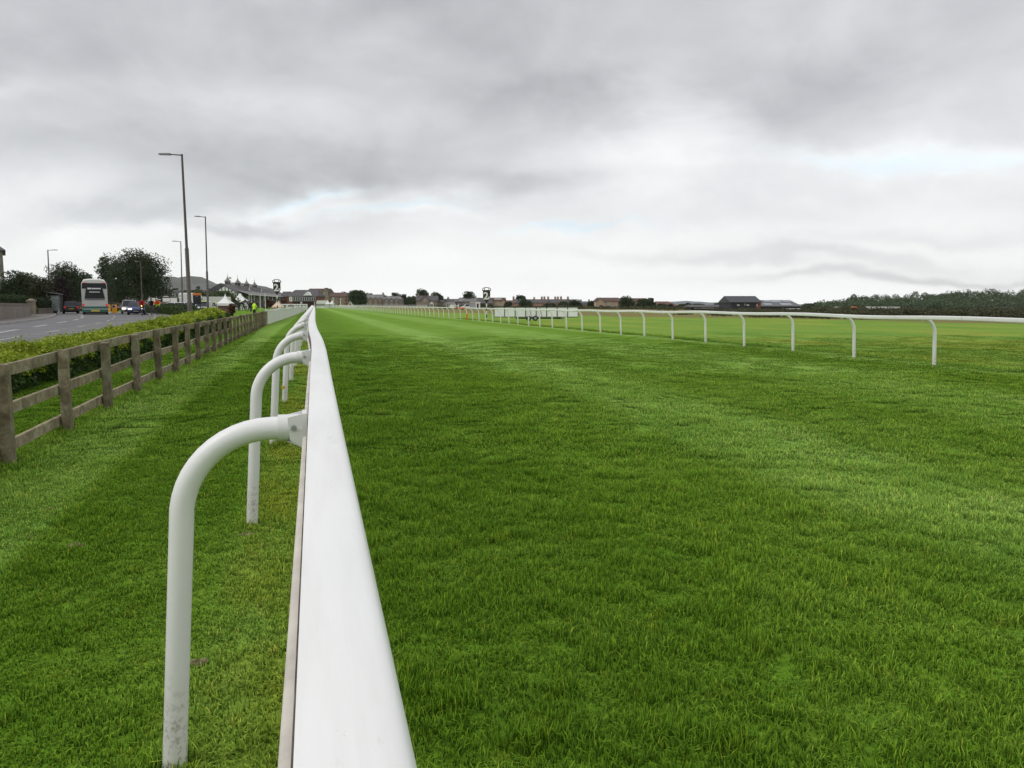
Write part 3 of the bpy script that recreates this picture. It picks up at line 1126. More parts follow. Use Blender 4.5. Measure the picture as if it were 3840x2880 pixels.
RT = sorted([right_t(p_) for p_ in RIGHT_PX])
d0 = RT[1] - RT[0]
while RT[0] > -4:
    RT.insert(0, RT[0] - 2.62)
while RT[-1] < 440:
    RT.append(RT[-1] + 2.5)
right_rail = thing('running_rail', 'white plastic running rail curving along the right-hand side of the track', 'running rail', (0, 0, 0), A)
RZ = [(-10, 1.21), (12, 1.215), (20, 1.245), (35, 1.21), (60, 1.22), (100, 1.21), (470, 1.22)]
t_or = RT[[i for i, q in enumerate(RT) if abs(q - right_t(1752)) < 0.1][0]]


def right_s(q): return smooth_interp(RS, q, 2.0) - 0.46
def right_z(q): return smooth_interp(RZ, q, 2.0) + 0.004 + 0.012 * math.sin(q * 1.2)


rail_path(right_rail, right_s, right_z, -4.0, t_or - 1.7, 5.2, -1)
rail_path(right_rail, right_s, right_z, t_or - 1.7, t_or + 2.4, 5.2, -1, mats=lambda t: M_ORANGE)[0]['label'] = 'orange marked length of rail'
rail_path(right_rail, right_s, right_z, t_or + 2.4, 440, 5.2, -1)
cache2 = {}
for t in RT:
    s0 = right_s(t) + 0.46
    zr = right_z(t) - 0.045
    g0 = ground_z(s0, t)
    key = (round(zr - g0, 2), t > 45)
    if key not in cache2:
        cache2[key] = post_mesh('post', zr - g0, 0.40, M_LEG, 10 if t < 45 else 5, 14 if t < 45 else 7, r=0.037, R=0.355)
    po = link_obj('post', cache2[key], right_rail)
    po.location = (s0, t, g0)
    po.rotation_euler = (0, 0, math.pi)
    if t < 45:
        br = link_obj('bracket', BR_FAR, po)
        br.location = (0.412, 0, zr - g0)
    if abs(t - t_or) < 0.1:
        sl_ = MB().tube([(0.0, 0, 0.0), (0.012, 0, 0.30), (0.022, 0, 0.52)], 0.055, 14).build('marker_sleeve', M_ORANGE, po, smooth=60)
        sl_['label'] = 'bright orange sleeve on the leg'

# ================================================================== TIMBER FENCE
def wood(name, gain):
    m, nt, b = new_mat(name)
    oc = nd(nt, 'ShaderNodeTexCoord').outputs['Object']
    oi = nd(nt, 'ShaderNodeObjectInfo').outputs['Random']
    off = nd(nt, 'ShaderNodeVectorMath', operation='ADD')
    nt.links.new(oc, off.inputs[0])
    cmb = nd(nt, 'ShaderNodeCombineXYZ')
    nt.links.new(nmath(nt, 'MULTIPLY', oi, 37.0), cmb.inputs[0])
    nt.links.new(nmath(nt, 'MULTIPLY', oi, 11.0), cmb.inputs[1])
    nt.links.new(cmb.outputs[0], off.inputs[1])
    vv = off.outputs[0]
    grain = noise(nt, vv, 9.0, 6, 0.7, (4.0, 1.0, 1.0), 0.6)
    c = ramp(nt, grain, [(0.28, (0.078, 0.060, 0.036)), (0.5, (0.215, 0.178, 0.112)), (0.72, (0.37, 0.325, 0.225))])
    lich = ramp(nt, noise(nt, vv, 4.5, 6, 0.7), [(0.52, (0, 0, 0)), (0.68, (0.75,) * 3)])
    c = mixc(nt, lich, c, (0.33, 0.345, 0.235))
    drk = ramp(nt, noise(nt, vv, 2.6, 5, 0.65, (1, 1, 0.6)), [(0.50, (0, 0, 0)), (0.72, (0.8,) * 3)])
    c = mixc(nt, drk, c, (0.085, 0.070, 0.048))
    c = mixc(nt, 1.0, c, ramp(nt, oi, [(0.0, tuple(gain * q for q in (0.75, 0.73, 0.68))), (1.0, tuple(gain * q for q in (1.2, 1.19, 1.15)))]), 'MULTIPLY')
    nt.links.new(c, b.inputs['Base Color'])
    b.inputs['Roughness'].default_value = 0.9
    bump(nt, b, grain, 0.5, 0.01)
    return m


M_WOOD, M_RAILW = wood('weathered_post', 0.82), wood('weathered_board', 1.12)
fence = thing('timber_fence', 'weathered grey timber post-and-rail fence between mown strip and hedge', 'fence', (0, 0, 0), A)
FS = [(0, -2.56), (7, -2.55), (14, -2.44), (30, -2.6), (50, -2.82)]
FT = [7.19 + 1.53 * i for i in range(-5, 29)]


def fence_post_mesh(k):
    r = random.Random(k)
    w = 0.092
    mb = MB()
    rings = []
    for z, sc in ((-0.2, 1), (0.0, 1.0), (0.3, 1.0), (0.6, 0.98), (0.86, 0.97), (0.885, 0.93)):
        dx_, dy_ = r.uniform(-.004, .004), r.uniform(-.004, .004)
        h = w / 2 * sc
        rings.append([(dx_ - h, dy_ - h * .9, z), (dx_ - h * .9, dy_ - h, z), (dx_ + h * .9, dy_ - h, z), (dx_ + h, dy_ - h * .9, z),
                      (dx_ + h, dy_ + h * .9, z), (dx_ + h * .9, dy_ + h, z), (dx_ - h * .9, dy_ + h, z), (dx_ - h, dy_ + h * .9, z)])
    # weathered tops are cut with a slight fall
    rings[-1] = [(x, y, z + 0.012 * (y / w)) for x, y, z in rings[-1]]
    return mb.loft(rings).mesh('post', M_WOOD, 30)


FP = [fence_post_mesh(k) for k in range(5)]
fr = random.Random(5)
for i, t in enumerate(FT):
    s = interp(FS, t)
    o = link_obj('post', FP[i % 5], fence)
    o.location = (s, t, ground_z(s, t) + fr.uniform(-.03, .016))
    o.rotation_euler = (fr.gauss(0, .018), fr.gauss(0, .016), fr.choice([0, 1, 2, 3]) * math.pi / 2 + fr.gauss(0, .03))
for k, (zc_, hh) in enumerate(((0.822, 0.105), (0.475, 0.100), (0.150, 0.100))):
    i = k % 2
    while i < len(FT) - 1:
        j = min(len(FT) - 1, i + 2)
        t0, t1 = FT[i], FT[j]
        mb = MB()
        rings = []
        for q in np.linspace(t0 + 0.004, t1 - 0.004, 7):
            s = interp(FS, q) - 0.076
            z = ground_z(s, q) + zc_ + fr.uniform(-.004, .004)
            w2 = 0.019
            rings.append([(s - w2, q, z - hh / 2), (s + w2, q, z - hh / 2), (s + w2, q, z + hh / 2 - .004), (s + w2 - .004, q, z + hh / 2), (s - w2, q, z + hh / 2)])
        mb.loft(rings).build('rail_board', M_RAILW, fence, smooth=30)
        i = j

# ================================================================== WHITE BOARDED BARRIER beyond the timber fence
M_BOARD = plain('white_board', (0.66, 0.66, 0.63), 0.6, 0.07, 1.2, dirt=((0.34, 0.33, 0.28), 0.5))
barrier = thing('white_barrier', 'white boarded barrier continuing beyond the end of the timber fence', 'barrier', (0, 0, 0), A)
WS = [(49, -2.82), (82, -2.25), (156, -1.55), (330, -1.3)]
t = 50.0
k = 0
while t < 250:
    te = t + 2.4
    s0, s1 = interp(WS, t), interp(WS, te)
    z0, z1 = ground_z(s0, t), ground_z(s1, te)
    top0, top1 = 0.94 + 0.05 * math.sin(t * 0.31), 0.94 + 0.05 * math.sin(te * 0.31)
    th = 0.02
    vs = [(s0 - th, t + .01, z0 + .03), (s0 + th, t + .01, z0 + .03), (s0 + th, t + .01, z0 + top0), (s0 - th, t + .01, z0 + top0),
          (s1 - th, te - .01, z1 + .03), (s1 + th, te - .01, z1 + .03), (s1 + th, te - .01, z1 + top1), (s1 - th, te - .01, z1 + top1)]
    MB().add(vs, [(0, 1, 2, 3), (4, 7, 6, 5), (0, 4, 5, 1), (1, 5, 6, 2), (2, 6, 7, 3), (3, 7, 4, 0)]).build('panel', M_BOARD, barrier)
    MB().box((s0 - 0.05, t, z0 + 0.49), (0.07, 0.08, 0.98)).build('post', M_BOARD, barrier)
    a_, b_ = z0 + top0, z1 + top1
    vs = [(s0 - .06, t, a_ - .05), (s0 + .05, t, a_ - .05), (s0 + .05, t, a_ + .035), (s0 - .06, t, a_ + .035),
          (s1 - .06, te, b_ - .05), (s1 + .05, te, b_ - .05), (s1 + .05, te, b_ + .035), (s1 - .06, te, b_ + .035)]
    MB().add(vs, [(0, 1, 2, 3), (4, 7, 6, 5), (0, 4, 5, 1), (1, 5, 6, 2), (2, 6, 7, 3), (3, 7, 4, 0)]).build('top_rail', WHITE, barrier)
    t = te

# ================================================================== HEDGES
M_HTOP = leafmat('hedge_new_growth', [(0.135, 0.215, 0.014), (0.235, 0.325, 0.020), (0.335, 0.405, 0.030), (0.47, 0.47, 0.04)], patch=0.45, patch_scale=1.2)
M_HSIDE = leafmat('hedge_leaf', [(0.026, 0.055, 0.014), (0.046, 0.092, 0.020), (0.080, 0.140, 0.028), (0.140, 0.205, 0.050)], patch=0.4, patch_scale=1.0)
M_CORE = plain('hedge_twigs', (0.028, 0.026, 0.016), 0.95, 0.4, 8.0)


def hedge(name, label, path, width, hgt, n_top, n_side, leaf, mtop, mside, fade=None, cat='hedge', topfrac=0.72):
    """path: world polyline of the hedge's middle line"""
    h = thing(name, label, cat)
    P_ = np.array(path, float)
    d = np.r_[0, np.cumsum(np.hypot(*np.diff(P_, axis=0).T))]
    L = d[-1]
    tang = np.gradient(P_, axis=0)

    def at(u):
        return np.interp(u, d, P_[:, 0]), np.interp(u, d, P_[:, 1])

    def frame(u):
        x, y = at(u)
        x2, y2 = at(np.minimum(u + 0.3, L))
        x1, y1 = at(np.maximum(u - 0.3, 0))
        tx, ty = x2 - x1, y2 - y1
        ln = np.hypot(tx, ty)
        return x, y, -ty / ln, tx / ln

    rng = np.random.default_rng(len(label) * 7 + int(L * 10))
    # denser where the hedge is near the viewer
    def pick(n):
        u = rng.uniform(0, L, n * 4)
        x, y = at(u)
        dist = np.hypot(x, y)
        keep = rng.uniform(0, 1, n * 4) < np.clip((14.0 / np.maximum(dist, 4)) ** 1.0, 0.12, 1) if fade else rng.uniform(0, 1, n * 4) < 0.25
        return u[keep]

    def lumps(u, q):
        return 0.07 * np.sin(u * 1.9 + q * 3) + 0.055 * np.sin(u * 4.3 + q * 5 + 1) + 0.045 * np.sin(u * 9.1 + 2)

    hfun = hgt if callable(hgt) else (lambda u: np.full(np.shape(u), float(hgt)))
    ut = pick(n_top)
    height = hfun(ut)
    w = rng.uniform(-0.5, 0.5, len(ut))
    x, y, nx, ny = frame(ut)
    round_ = 1 - 0.22 * (2 * np.abs(w)) ** 3
    z = height * round_ + lumps(ut, w) + rng.normal(0, 0.035, len(ut)) - np.abs(rng.normal(0, 0.05, len(ut)))
    z = z + np.where(rng.uniform(0, 1, len(ut)) < 0.05, rng.uniform(0.0, 0.13, len(ut)), 0.0)
    off_ = w * (width + 0.06)
    px, py = x + nx * off_, y + ny * off_
    gz = np.array([gz_xy(a, b_) for a, b_ in zip(px, py)])
    sz = leaf * rng.uniform(0.7, 1.3, len(ut)) * (np.clip(np.hypot(px, py) / 16.0, 1, 3) if fade else 1.0)
    v, f = leaf_quads(np.c_[px, py, gz + z], sz, rng, 0.62, 0.4)
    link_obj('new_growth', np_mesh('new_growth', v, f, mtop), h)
    us = pick(n_side)
    height = hfun(us)
    side = rng.choice([-0.5, 0.5], len(us), p=[0.75, 0.25])
    zr = rng.uniform(0.08, topfrac + 0.22, len(us))
    x, y, nx, ny = frame(us)
    off_ = side * (width * (1.0 - 0.12 * zr)) + np.sign(side) * (lumps(us, zr) - 0.02) + rng.normal(0, 0.03, len(us))
    px, py = x + nx * off_, y + ny * off_
    gz = np.array([gz_xy(a, b_) for a, b_ in zip(px, py)])
    sz = leaf * rng.uniform(0.7, 1.35, len(us)) * (np.clip(np.hypot(px, py) / 16.0, 1, 3) if fade else 1.0)
    v, f = leaf_quads(np.c_[px, py, gz + zr * height], sz, rng, 0.66, 0.1)
    # clipped ends
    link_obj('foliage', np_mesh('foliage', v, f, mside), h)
    # solid dark core, added to stop the view through the leaves
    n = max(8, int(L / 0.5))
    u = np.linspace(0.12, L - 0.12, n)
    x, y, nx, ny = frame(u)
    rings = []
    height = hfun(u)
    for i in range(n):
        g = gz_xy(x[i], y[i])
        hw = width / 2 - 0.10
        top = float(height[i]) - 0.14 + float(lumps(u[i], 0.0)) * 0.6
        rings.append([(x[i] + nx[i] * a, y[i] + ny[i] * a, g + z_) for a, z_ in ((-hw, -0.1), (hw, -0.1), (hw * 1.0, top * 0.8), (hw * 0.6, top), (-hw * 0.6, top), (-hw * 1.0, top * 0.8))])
    MB().loft(rings).build('twigs', M_CORE, h)
    return h


hedge('hedge', 'low hedge with yellow-green clipped top beside the timber fence', [from_st(-4.72, q) for q in np.arange(4.0, 40.6, 0.6)], 1.15, lambda u: np.interp(u, [0, 9, 16, 24, 36.6], [0.46, 0.48, 0.54, 0.68, 0.95]),
      52000, 40000, 0.050, M_HTOP, M_HSIDE, fade=True)

# ---- unmown tufts round the feet of the posts and along the fence line
tft = [blade_patch(70, 0.16, 0.05, 0.12, 0.0055, 700 + i, 0.45) for i in range(4)]
tp_, tr_, ts_, ti_ = [], [], [], []
rt_ = random.Random(31)
for t in NEAR_T[:12]:
    s0 = -0.41 + 0.05 * sstep(5, 16, t) + (-0.052 if t < 3 else 0)
    for k in range(7):
        s, q = s0 + rt_.gauss(0, .05), t + rt_.gauss(0, .05)
        x, y = from_st(s, q)
        tp_.append((x, y, ground_z(s, q)))
        ts_.append((.8, .8, rt_.uniform(.35, .75)))
for t in FT[:24]:
    for k in range(10):
        s, q = interp(FS, t) + rt_.gauss(0, .09), t + rt_.gauss(0, .10)
        x, y = from_st(s, q)
        tp_.append((x, y, ground_z(s, q)))
        ts_.append((1, 1, rt_.uniform(.5, 1.2)))
for k in range(900):
    q = 2 + 30 * rt_.random() ** 1.3
    s = interp(FS, q) + rt_.gauss(-.05, .12)
    x, y = from_st(s, q)
    tp_.append((x, y, ground_z(s, q)))
    ts_.append((1.2, 1.2, rt_.uniform(.35, .85)))
for k in range(tp_.__len__()):
    tr_.append((0, 0, rt_.uniform(0, 6.28)))
    ti_.append(rt_.randrange(4))
gn_scatter('rough_grass', 'uncut tufts of grass round the posts and under the timber fence', tp_, tr_, ts_, ti_, tft)

# ================================================================== FAR TERRAIN
def hill(name, label, prof, Y, depth, mat, seed=1, extra=0.0):
    xs = np.linspace(prof[0][0], prof[-1][0], 160)
    rnd = np.random.default_rng(seed)
    tops = np.interp(xs, [q[0] for q in prof], [q[1] for q in prof])
    k = np.ones(3) / 3
    rough = np.convolve(rnd.normal(0, 1, len(xs) + 4), np.ones(5) / 5, 'valid') * 1.1
    V = []
    rows = np.linspace(-1, 1, 13)
    for r in rows:
        for i, px in enumerate(xs):
            y = Y + r * depth
            top = max(0.0, CAM_H + (HORIZON - tops[i] - (rough[i] if HORIZON - tops[i] > 4 else 0)) / FPX * Y / CP)
            z = top * max(0.0, 1 - abs(r) ** 1.6) * (1 + 0.06 * math.sin(i * 0.37 + r * 9))
            if abs(r) < 0.01:
                z = top
            V.append((W(px, Y), y, z - 0.5))
    n = len(xs)
    Fq = np.array([(a * n + i, a * n + i + 1, (a + 1) * n + i + 1, (a + 1) * n + i) for a in range(len(rows) - 1) for i in range(n - 1)])
    return tag(link_obj(name, np_mesh(name, np.array(V), Fq, mat, True)), label, kind='structure')


M_HILL = plain('hill_heath', (0.082, 0.074, 0.072), 0.95, 0.35, 0.006, bmp=0.0)
M_HILL2 = plain('hill_far', (0.10, 0.13, 0.15), 0.95, 0.2, 0.003)  # blue of the distant haze put into the base colour
hill('hills', 'bare rounded hill with two summits behind the lamp posts',
     [(380, 1110), (480, 1100), (560, 1085), (610, 1060), (640, 1043), (660, 1040), (690, 1049), (712, 1036), (732, 1042), (760, 1061), (790, 1071), (815, 1073), (850, 1066), (900, 1061), (940, 1066), (980, 1079), (1030, 1096), (1100, 1122), (1160, 1142)],
     3600, 900, M_HILL, 3)
hill('hills', 'pale blue far-off hills low on the horizon at the right',
     [(2300, 1143), (2420, 1139), (2500, 1133), (2560, 1129), (2640, 1132), (2720, 1136), (2830, 1139), (2950, 1142), (3100, 1139), (3300, 1143)], 4700, 500, M_HILL2, 5)

# ================================================================== TREES
M_BARK = plain('bark', (0.060, 0.048, 0.036), 0.95, 0.3, 5.0, bmp=0.5)
LEAF = {
    'dark': leafmat('leaf_dark', [(0.018, 0.034, 0.013), (0.032, 0.054, 0.020), (0.050, 0.078, 0.028), (0.074, 0.105, 0.040)], patch=0.5, patch_scale=0.25),
    'mid': leafmat('leaf_mid', [(0.020, 0.034, 0.014), (0.032, 0.052, 0.020), (0.050, 0.072, 0.028), (0.070, 0.090, 0.036)], patch=0.5, patch_scale=0.3),
    'olive': leafmat('leaf_olive', [(0.030, 0.036, 0.016), (0.050, 0.056, 0.022), (0.075, 0.075, 0.030), (0.11, 0.085, 0.030)], patch=0.5, patch_scale=0.5),
    'willow': leafmat('leaf_willow', [(0.055, 0.075, 0.034), (0.080, 0.105, 0.048), (0.11, 0.135, 0.062), (0.14, 0.165, 0.08)], patch=0.5, patch_scale=0.2),
    'purple': leafmat('leaf_purple', [(0.018, 0.010, 0.012), (0.030, 0.016, 0.018), (0.042, 0.024, 0.024), (0.05, 0.035, 0.03)], patch=0.5, patch_scale=0.3),
    'russet': leafmat('leaf_russet', [(0.06, 0.025, 0.018), (0.10, 0.04, 0.025), (0.13, 0.055, 0.03), (0.10, 0.06, 0.03)], patch=0.5, patch_scale=0.5),
    'grey': leafmat('leaf_grey', [(0.052, 0.080, 0.040), (0.074, 0.108, 0.054), (0.100, 0.138, 0.070), (0.130, 0.168, 0.090)], patch=0.5, patch_scale=0.05),
    'lime': leafmat('leaf_lime', [(0.06, 0.10, 0.015), (0.10, 0.15, 0.02), (0.14, 0.19, 0.03), (0.18, 0.21, 0.04)], patch=0.5, patch_scale=0.5),
}


def crown_points(rng, w, h0, h1, nclump, per, clr, dens='full', squash=1.0):
    """points of foliage in clumps spread through an uneven crown (local coordinates)"""
    cz, rz = (h0 + h1) / 2, (h1 - h0) / 2
    pts = []
    for i in range(nclump):
        d = rng.normal(size=3)
        d /= np.linalg.norm(d)
        if d[2] < -0.2:
            d[:2] *= 1.25 / max(0.35, np.hypot(d[0], d[1])) * 0.8
        r = rng.uniform(0.15, 0.86) ** 0.5 * rng.uniform(0.86, 1.0)
        c = np.array([d[0] * w / 2 * r, d[1] * w / 2 * r * squash, cz + d[2] * rz * r])
        # broad shoulders, narrower head
        rad = clr * rng.uniform(0.65, 1.25)
        q = rand_dirs(per, rng) * (rng.uniform(0.35, 1.0, per) ** 0.5)[:, None] * rad
        q[:, 2] *= 0.72
        pts.append(c + q)
    p_ = np.concatenate(pts)
    return p_[p_[:, 2] < h1 * 1.01]


def tree(name, label, px, Y, top, wpx, leaf='dark', crown0=0.14, nclump=46, per=70, seed=1, group=None, cat='tree', clr=None, lsize=None, squash=1.0, base=None):
    rng = np.random.default_rng(seed)
    x = W(px, Y)
    g = gz_xy(x, Y) if base is None else base
    h = Zp(top, Y) - g
    w = wpx / FPX * Y
    t = thing(name, label, cat, (x, Y, g), 0, group)
    clr = clr or 0.17 * w
    ls = (lsize or max(0.16, Y / 747 * 1.7)) * 0.8
    p_ = crown_points(rng, w * 0.92, h * crown0, h * 0.98, int(nclump * 1.6), int(per * 1.7), clr * 1.2, squash=squash)
    v, f = leaf_quads(p_, ls * rng.uniform(0.7, 1.4, len(p_)), rng, 0.7)
    link_obj('crown', np_mesh('crown', v, f, LEAF[leaf]), t)
    mb = MB()
    r0 = max(0.10, 0.035 * h)
    mb.tube([(0, 0, -0.2), (0.02 * h, 0, h * 0.2), (-0.01 * h, 0.01 * h, h * 0.45), (0, 0, h * 0.8)], [r0 * 1.25, r0, r0 * 0.7, r0 * 0.2], 8)
    for i in range(6):
        a = rng.uniform(0, 6.28)
        z0 = h * rng.uniform(0.2, 0.5)
        l = w * rng.uniform(0.25, 0.42)
        mb.tube([(0, 0, z0), (l * 0.5 * math.cos(a), l * 0.5 * math.sin(a), z0 + h * 0.14), (l * math.cos(a), l * math.sin(a), z0 + h * 0.30)], [r0 * 0.5, r0 * 0.33, r0 * 0.1], 6)
    mb.build('trunk', M_BARK, t, smooth=60)
    return t


# roadside gardens on the left
tree('broadleaf_tree', 'tall rounded dark green tree standing behind the cyclists', 525, 118, 926, 215, 'mid', 0.06, 110, 95, 21, clr=1.5, base=0.33)
tree('broadleaf_tree', 'open-crowned dark tree left of the tall rounded tree, sky showing through', 418, 128, 943, 95, 'dark', 0.30, 30, 60, 22, clr=0.9, base=0.33)
tree('broadleaf_tree', 'slender dark tree close behind the bus on the right', 420, 140, 1030, 90, 'dark', 0.05, 40, 60, 23, base=0.33)
tree('broadleaf_tree', 'tall airy tree behind the bus shelter, thin top against the sky', 245, 122, 978, 120, 'mid', 0.10, 55, 60, 24, clr=1.1, base=0.33)
tree('broadleaf_tree', 'sparse drooping tree just left of the bus roof', 325, 150, 1008, 95, 'dark', 0.15, 34, 55, 25, base=0.33)
tree('copper_tree', 'dark purple-leaved tree between the bus shelter and the bus', 232, 112, 1022, 75, 'purple', 0.05, 40, 60, 26, base=0.33)
tree('garden_tree', 'olive garden tree with orange tints above the clipped hedge', 158, 92, 1020, 100, 'olive', 0.08, 44, 70, 27, base=0.33)
tree('garden_tree', 'broad dark green garden tree in front of the stone house', 62, 84, 1006, 120, 'mid', 0.08, 50, 70, 28, base=0.33)
tree('garden_tree', 'dark evergreen at the left edge behind the garden wall', -45, 82, 1030, 120, 'dark', 0.05, 40, 60, 29, base=0.33)
tree('garden_tree', 'dark tree crown filling the gap behind the garden trees', 120, 125, 1003, 130, 'dark', 0.05, 40, 60, 30, base=0.33)
tree('broadleaf_tree', 'low dark tree filling the gap above the bus roof', 362, 150, 1042, 95, 'dark', 0.05, 44, 60, 91, base=0.33)
tree('broadleaf_tree', 'full green tree between the airy tree and the bus', 292, 135, 1000, 85, 'mid', 0.05, 46, 60, 92, base=0.33)
tree('garden_shrub', 'bright lime green shrub behind the garden wall', 115, 80, 1133, 50, 'lime', 0.0, 18, 60, 31, cat='shrub', base=0.45)
tree('garden_shrub', 'grey-green shrub beside the parked cars near the shelter', 250, 118, 1108, 40, 'mid', 0.0, 16, 50, 32, cat='shrub', base=0.33)
# around the racecourse buildings
tree('willow_bush', 'large soft pale green willow behind the black sign', 740, 135, 1088, 150, 'willow', 0.02, 70, 80, 33, clr=1.2, squash=0.6)
tree('willow_bush', 'soft pale green willow behind the pointed white tent', 835, 150, 1092, 110, 'willow', 0.02, 60, 80, 34, clr=1.2, squash=0.6)
tree('broadleaf_tree', 'small dark tree on the slope above the black sign', 745, 260, 1070, 34, 'dark', 0.2, 18, 40, 35)
tree('broadleaf_tree', 'low dark tree in front of the bare hill', 790, 270, 1078, 46, 'dark', 0.15, 18, 40, 36)
tree('broadleaf_tree', 'small dark tree at the foot of the hill by the tall tree', 655, 240, 1075, 40, 'dark', 0.15, 18, 40, 37)
tree('russet_bush', 'russet red bush at the end of the low hedge', 872, 78, 1134, 26, 'russet', 0.0, 16, 50, 38, cat='shrub')
tree('russet_bush', 'dark brown bush in front of the grandstand', 1008, 190, 1117, 36, 'russet', 0.0, 16, 50, 39, cat='shrub')
tree('broadleaf_tree', 'round dark tree between the flats and the stone lodges', 1342, 330, 1088, 58, 'dark', 0.08, 50, 60, 40, clr=2.0)
for i, (px, tp, w_, kind, lab) in enumerate([
        (1290, 1093, 34, 'purple', 'small dark tree showing over the roof of the red flats'),
        (1388, 1095, 36, 'dark', 'small tree top showing over the first stone lodge'),
        (1440, 1102, 40, 'dark', 'dark tree behind the gap between the stone lodges'),
        (1478, 1097, 52, 'dark', 'broad dark tree behind the second stone lodge'),
        (1515, 1103, 40, 'dark', 'dark tree just right of the second stone lodge'),
        (1543, 1107, 40, 'grey', 'greyish tree between lodge and gabled house'),
        (1530, 1118, 70, 'dark', 'low dark thicket of a tree left of the gabled house'),
        (1584, 1080, 52, 'mid', 'tallest tree behind the gabled stone house, airy crown'),
        (1634, 1092, 50, 'dark', 'dark spreading tree right of the airy tree'),
        (1652, 1108, 30, 'dark', 'low right-hand bough tree beside the cream gable'),
        (1760, 1092, 50, 'dark', 'domed dark tree behind the white cabin'),
        (1725, 1115, 10, 'dark', 'thin pointed conifer left of the domed tree'),
        (1952, 1103, 44, 'dark', 'dark tree standing behind the long pink terrace'),
        (1972, 1122, 52, 'dark', 'bushy tree in front of the pink terrace'),
        (1905, 1132, 28, 'dark', 'small round tree at the corner of the pink terrace'),
        (2062, 1138, 46, 'mid', 'low garden tree below the terrace chimneys'),
        (2155, 1122, 56, 'mid', 'spreading tree at the right end of the terrace'),
        (2110, 1130, 34, 'grey', 'greyish small tree near the end of the terrace'),
        (2215, 1122, 26, 'dark', 'narrow dark tree left of the cream house'),
        (2352, 1108, 62, 'dark', 'large domed tree in front of the cream house'),
        (2415, 1120, 70, 'dark', 'broad dark tree right of the cream house'),
        (2441, 1117, 32, 'dark', 'upright dark tree beside the broad dark tree'),
        (2480, 1138, 40, 'dark', 'low bush in front of the brown-roofed bungalow'),
        (2512, 1140, 26, 'purple', 'dark shrub against the red end wall of the bungalow'),
        (2560, 1140, 30, 'dark', 'small tree standing against the blue hills'),
        (2582, 1136, 24, 'dark', 'taller small tree left of the long low shed'),
        (2620, 1139, 44, 'dark', 'dark tree clump behind the long low shed'),
        (2700, 1136, 40, 'grey', 'greyish tree clump left of the black barn'),
        (3030, 1138, 40, 'grey', 'tree clump right of the roof with panels'),
        (3065, 1133, 30, 'grey', 'taller tree near the foot of the wooded mound'),
        (1840, 1143, 24, 'mid', 'low shrub beside the pale stone house'),
        (1808, 1140, 24, 'mid', 'shrub next to the white cabin')]):
    Y_ = {1584: 395, 1634: 395, 1652: 390, 1760: 330, 1725: 330, 1952: 400, 1972: 300, 1905: 290, 2062: 300, 2155: 300, 2110: 300, 2352: 300, 2415: 290, 2441: 295,
          1808: 275, 1840: 275, 2480: 290, 2512: 291, 2215: 300, 1290: 470, 1388: 450}.get(px, 420)
    tree('distant_tree', lab, px, Y_, tp, w_, kind, 0.05, 26, 45, 60 + i, 'trees along the skyline', clr=0.2 * w_ / FPX * Y_, lsize=max(0.35, Y_ / 747 * 1.5))


# ---- woods and scrub at the right (read as one mass)
def mass(name, label, crowns, leafmat_, seed, per=60):
    rng = np.random.default_rng(seed)
    P_, S_ = [], []
    for (x, y, z, rx, rzz, ls) in crowns:
        d = rand_dirs(per, rng)
        d[:, 2] = np.abs(d[:, 2]) * 1.0 - 0.25
        r = rng.uniform(0.55, 1.02, per)[:, None]
        q = d * r * np.array([rx, rx, rzz])
        P_.append(q + np.array([x, y, z]))
        S_.append(ls * rng.uniform(0.6, 1.4, per))
    p_, s_ = np.concatenate(P_), np.concatenate(S_)
    v, f = leaf_quads(p_, s_, rng, 0.75)
    return tag(link_obj(name, np_mesh(name, v, f, leafmat_)), label, 'woodland' if 'wood' in name else 'scrub', kind='stuff')


rw = random.Random(3)
LINE = [(3075, 1152), (3110, 1140), (3150, 1126), (3200, 1113), (3300, 1113), (3400, 1103), (3500, 1103), (3600, 1094), (3700, 1090), (3840, 1091), (4100, 1096), (4500, 1100)]
crowns, mound = [], []
for i in range(700):
    px = rw.uniform(3075, 4480)
    Y = rw.uniform(200, 300)
    fr_ = (Y - 200) / 100
    ztop = Zp(interp(LINE, px) - 12, Y) * (0.30 + 0.70 * fr_) if interp(LINE, px) < HORIZON else 1.8
    r = rw.uniform(1.5, 3.0)
    ztop = max(1.8, ztop + rw.uniform(-1.0, 0.6))
    crowns.append((W(px, Y), Y, max(0.2, ztop - r * 1.2), r, r * 1.35, 0.42))
mass('woodland', 'dense wood covering the mound at the right edge', crowns, LEAF['grey'], 8, 190)
mv = []
prow = np.linspace(3060, 4500, 40)
for r_ in np.linspace(0, 1, 8):
    for px in prow:
        Y = 195 + 110 * r_
        zt = max(0.0, Zp(max(min(interp(LINE, px), HORIZON), 1080) + 14, Y)) * (0.25 + 0.70 * r_) * sstep(3080, 3180, px)
        mv.append((W(px, Y), Y, zt * 0.62 + 0.1 - (1.0 if r_ in (0, 1) else 0)))
mq = np.array([(a * 40 + i, a * 40 + i + 1, (a + 1) * 40 + i + 1, (a + 1) * 40 + i) for a in range(7) for i in range(39)])
M_UNDER = plain('undergrowth', (0.022, 0.026, 0.014), 0.95, 0.4, 0.4, bmp=0.4)
tag(link_obj('mound', np_mesh('mound', np.array(mv), mq, M_UNDER, True)), 'low mound under the wood', kind='structure')

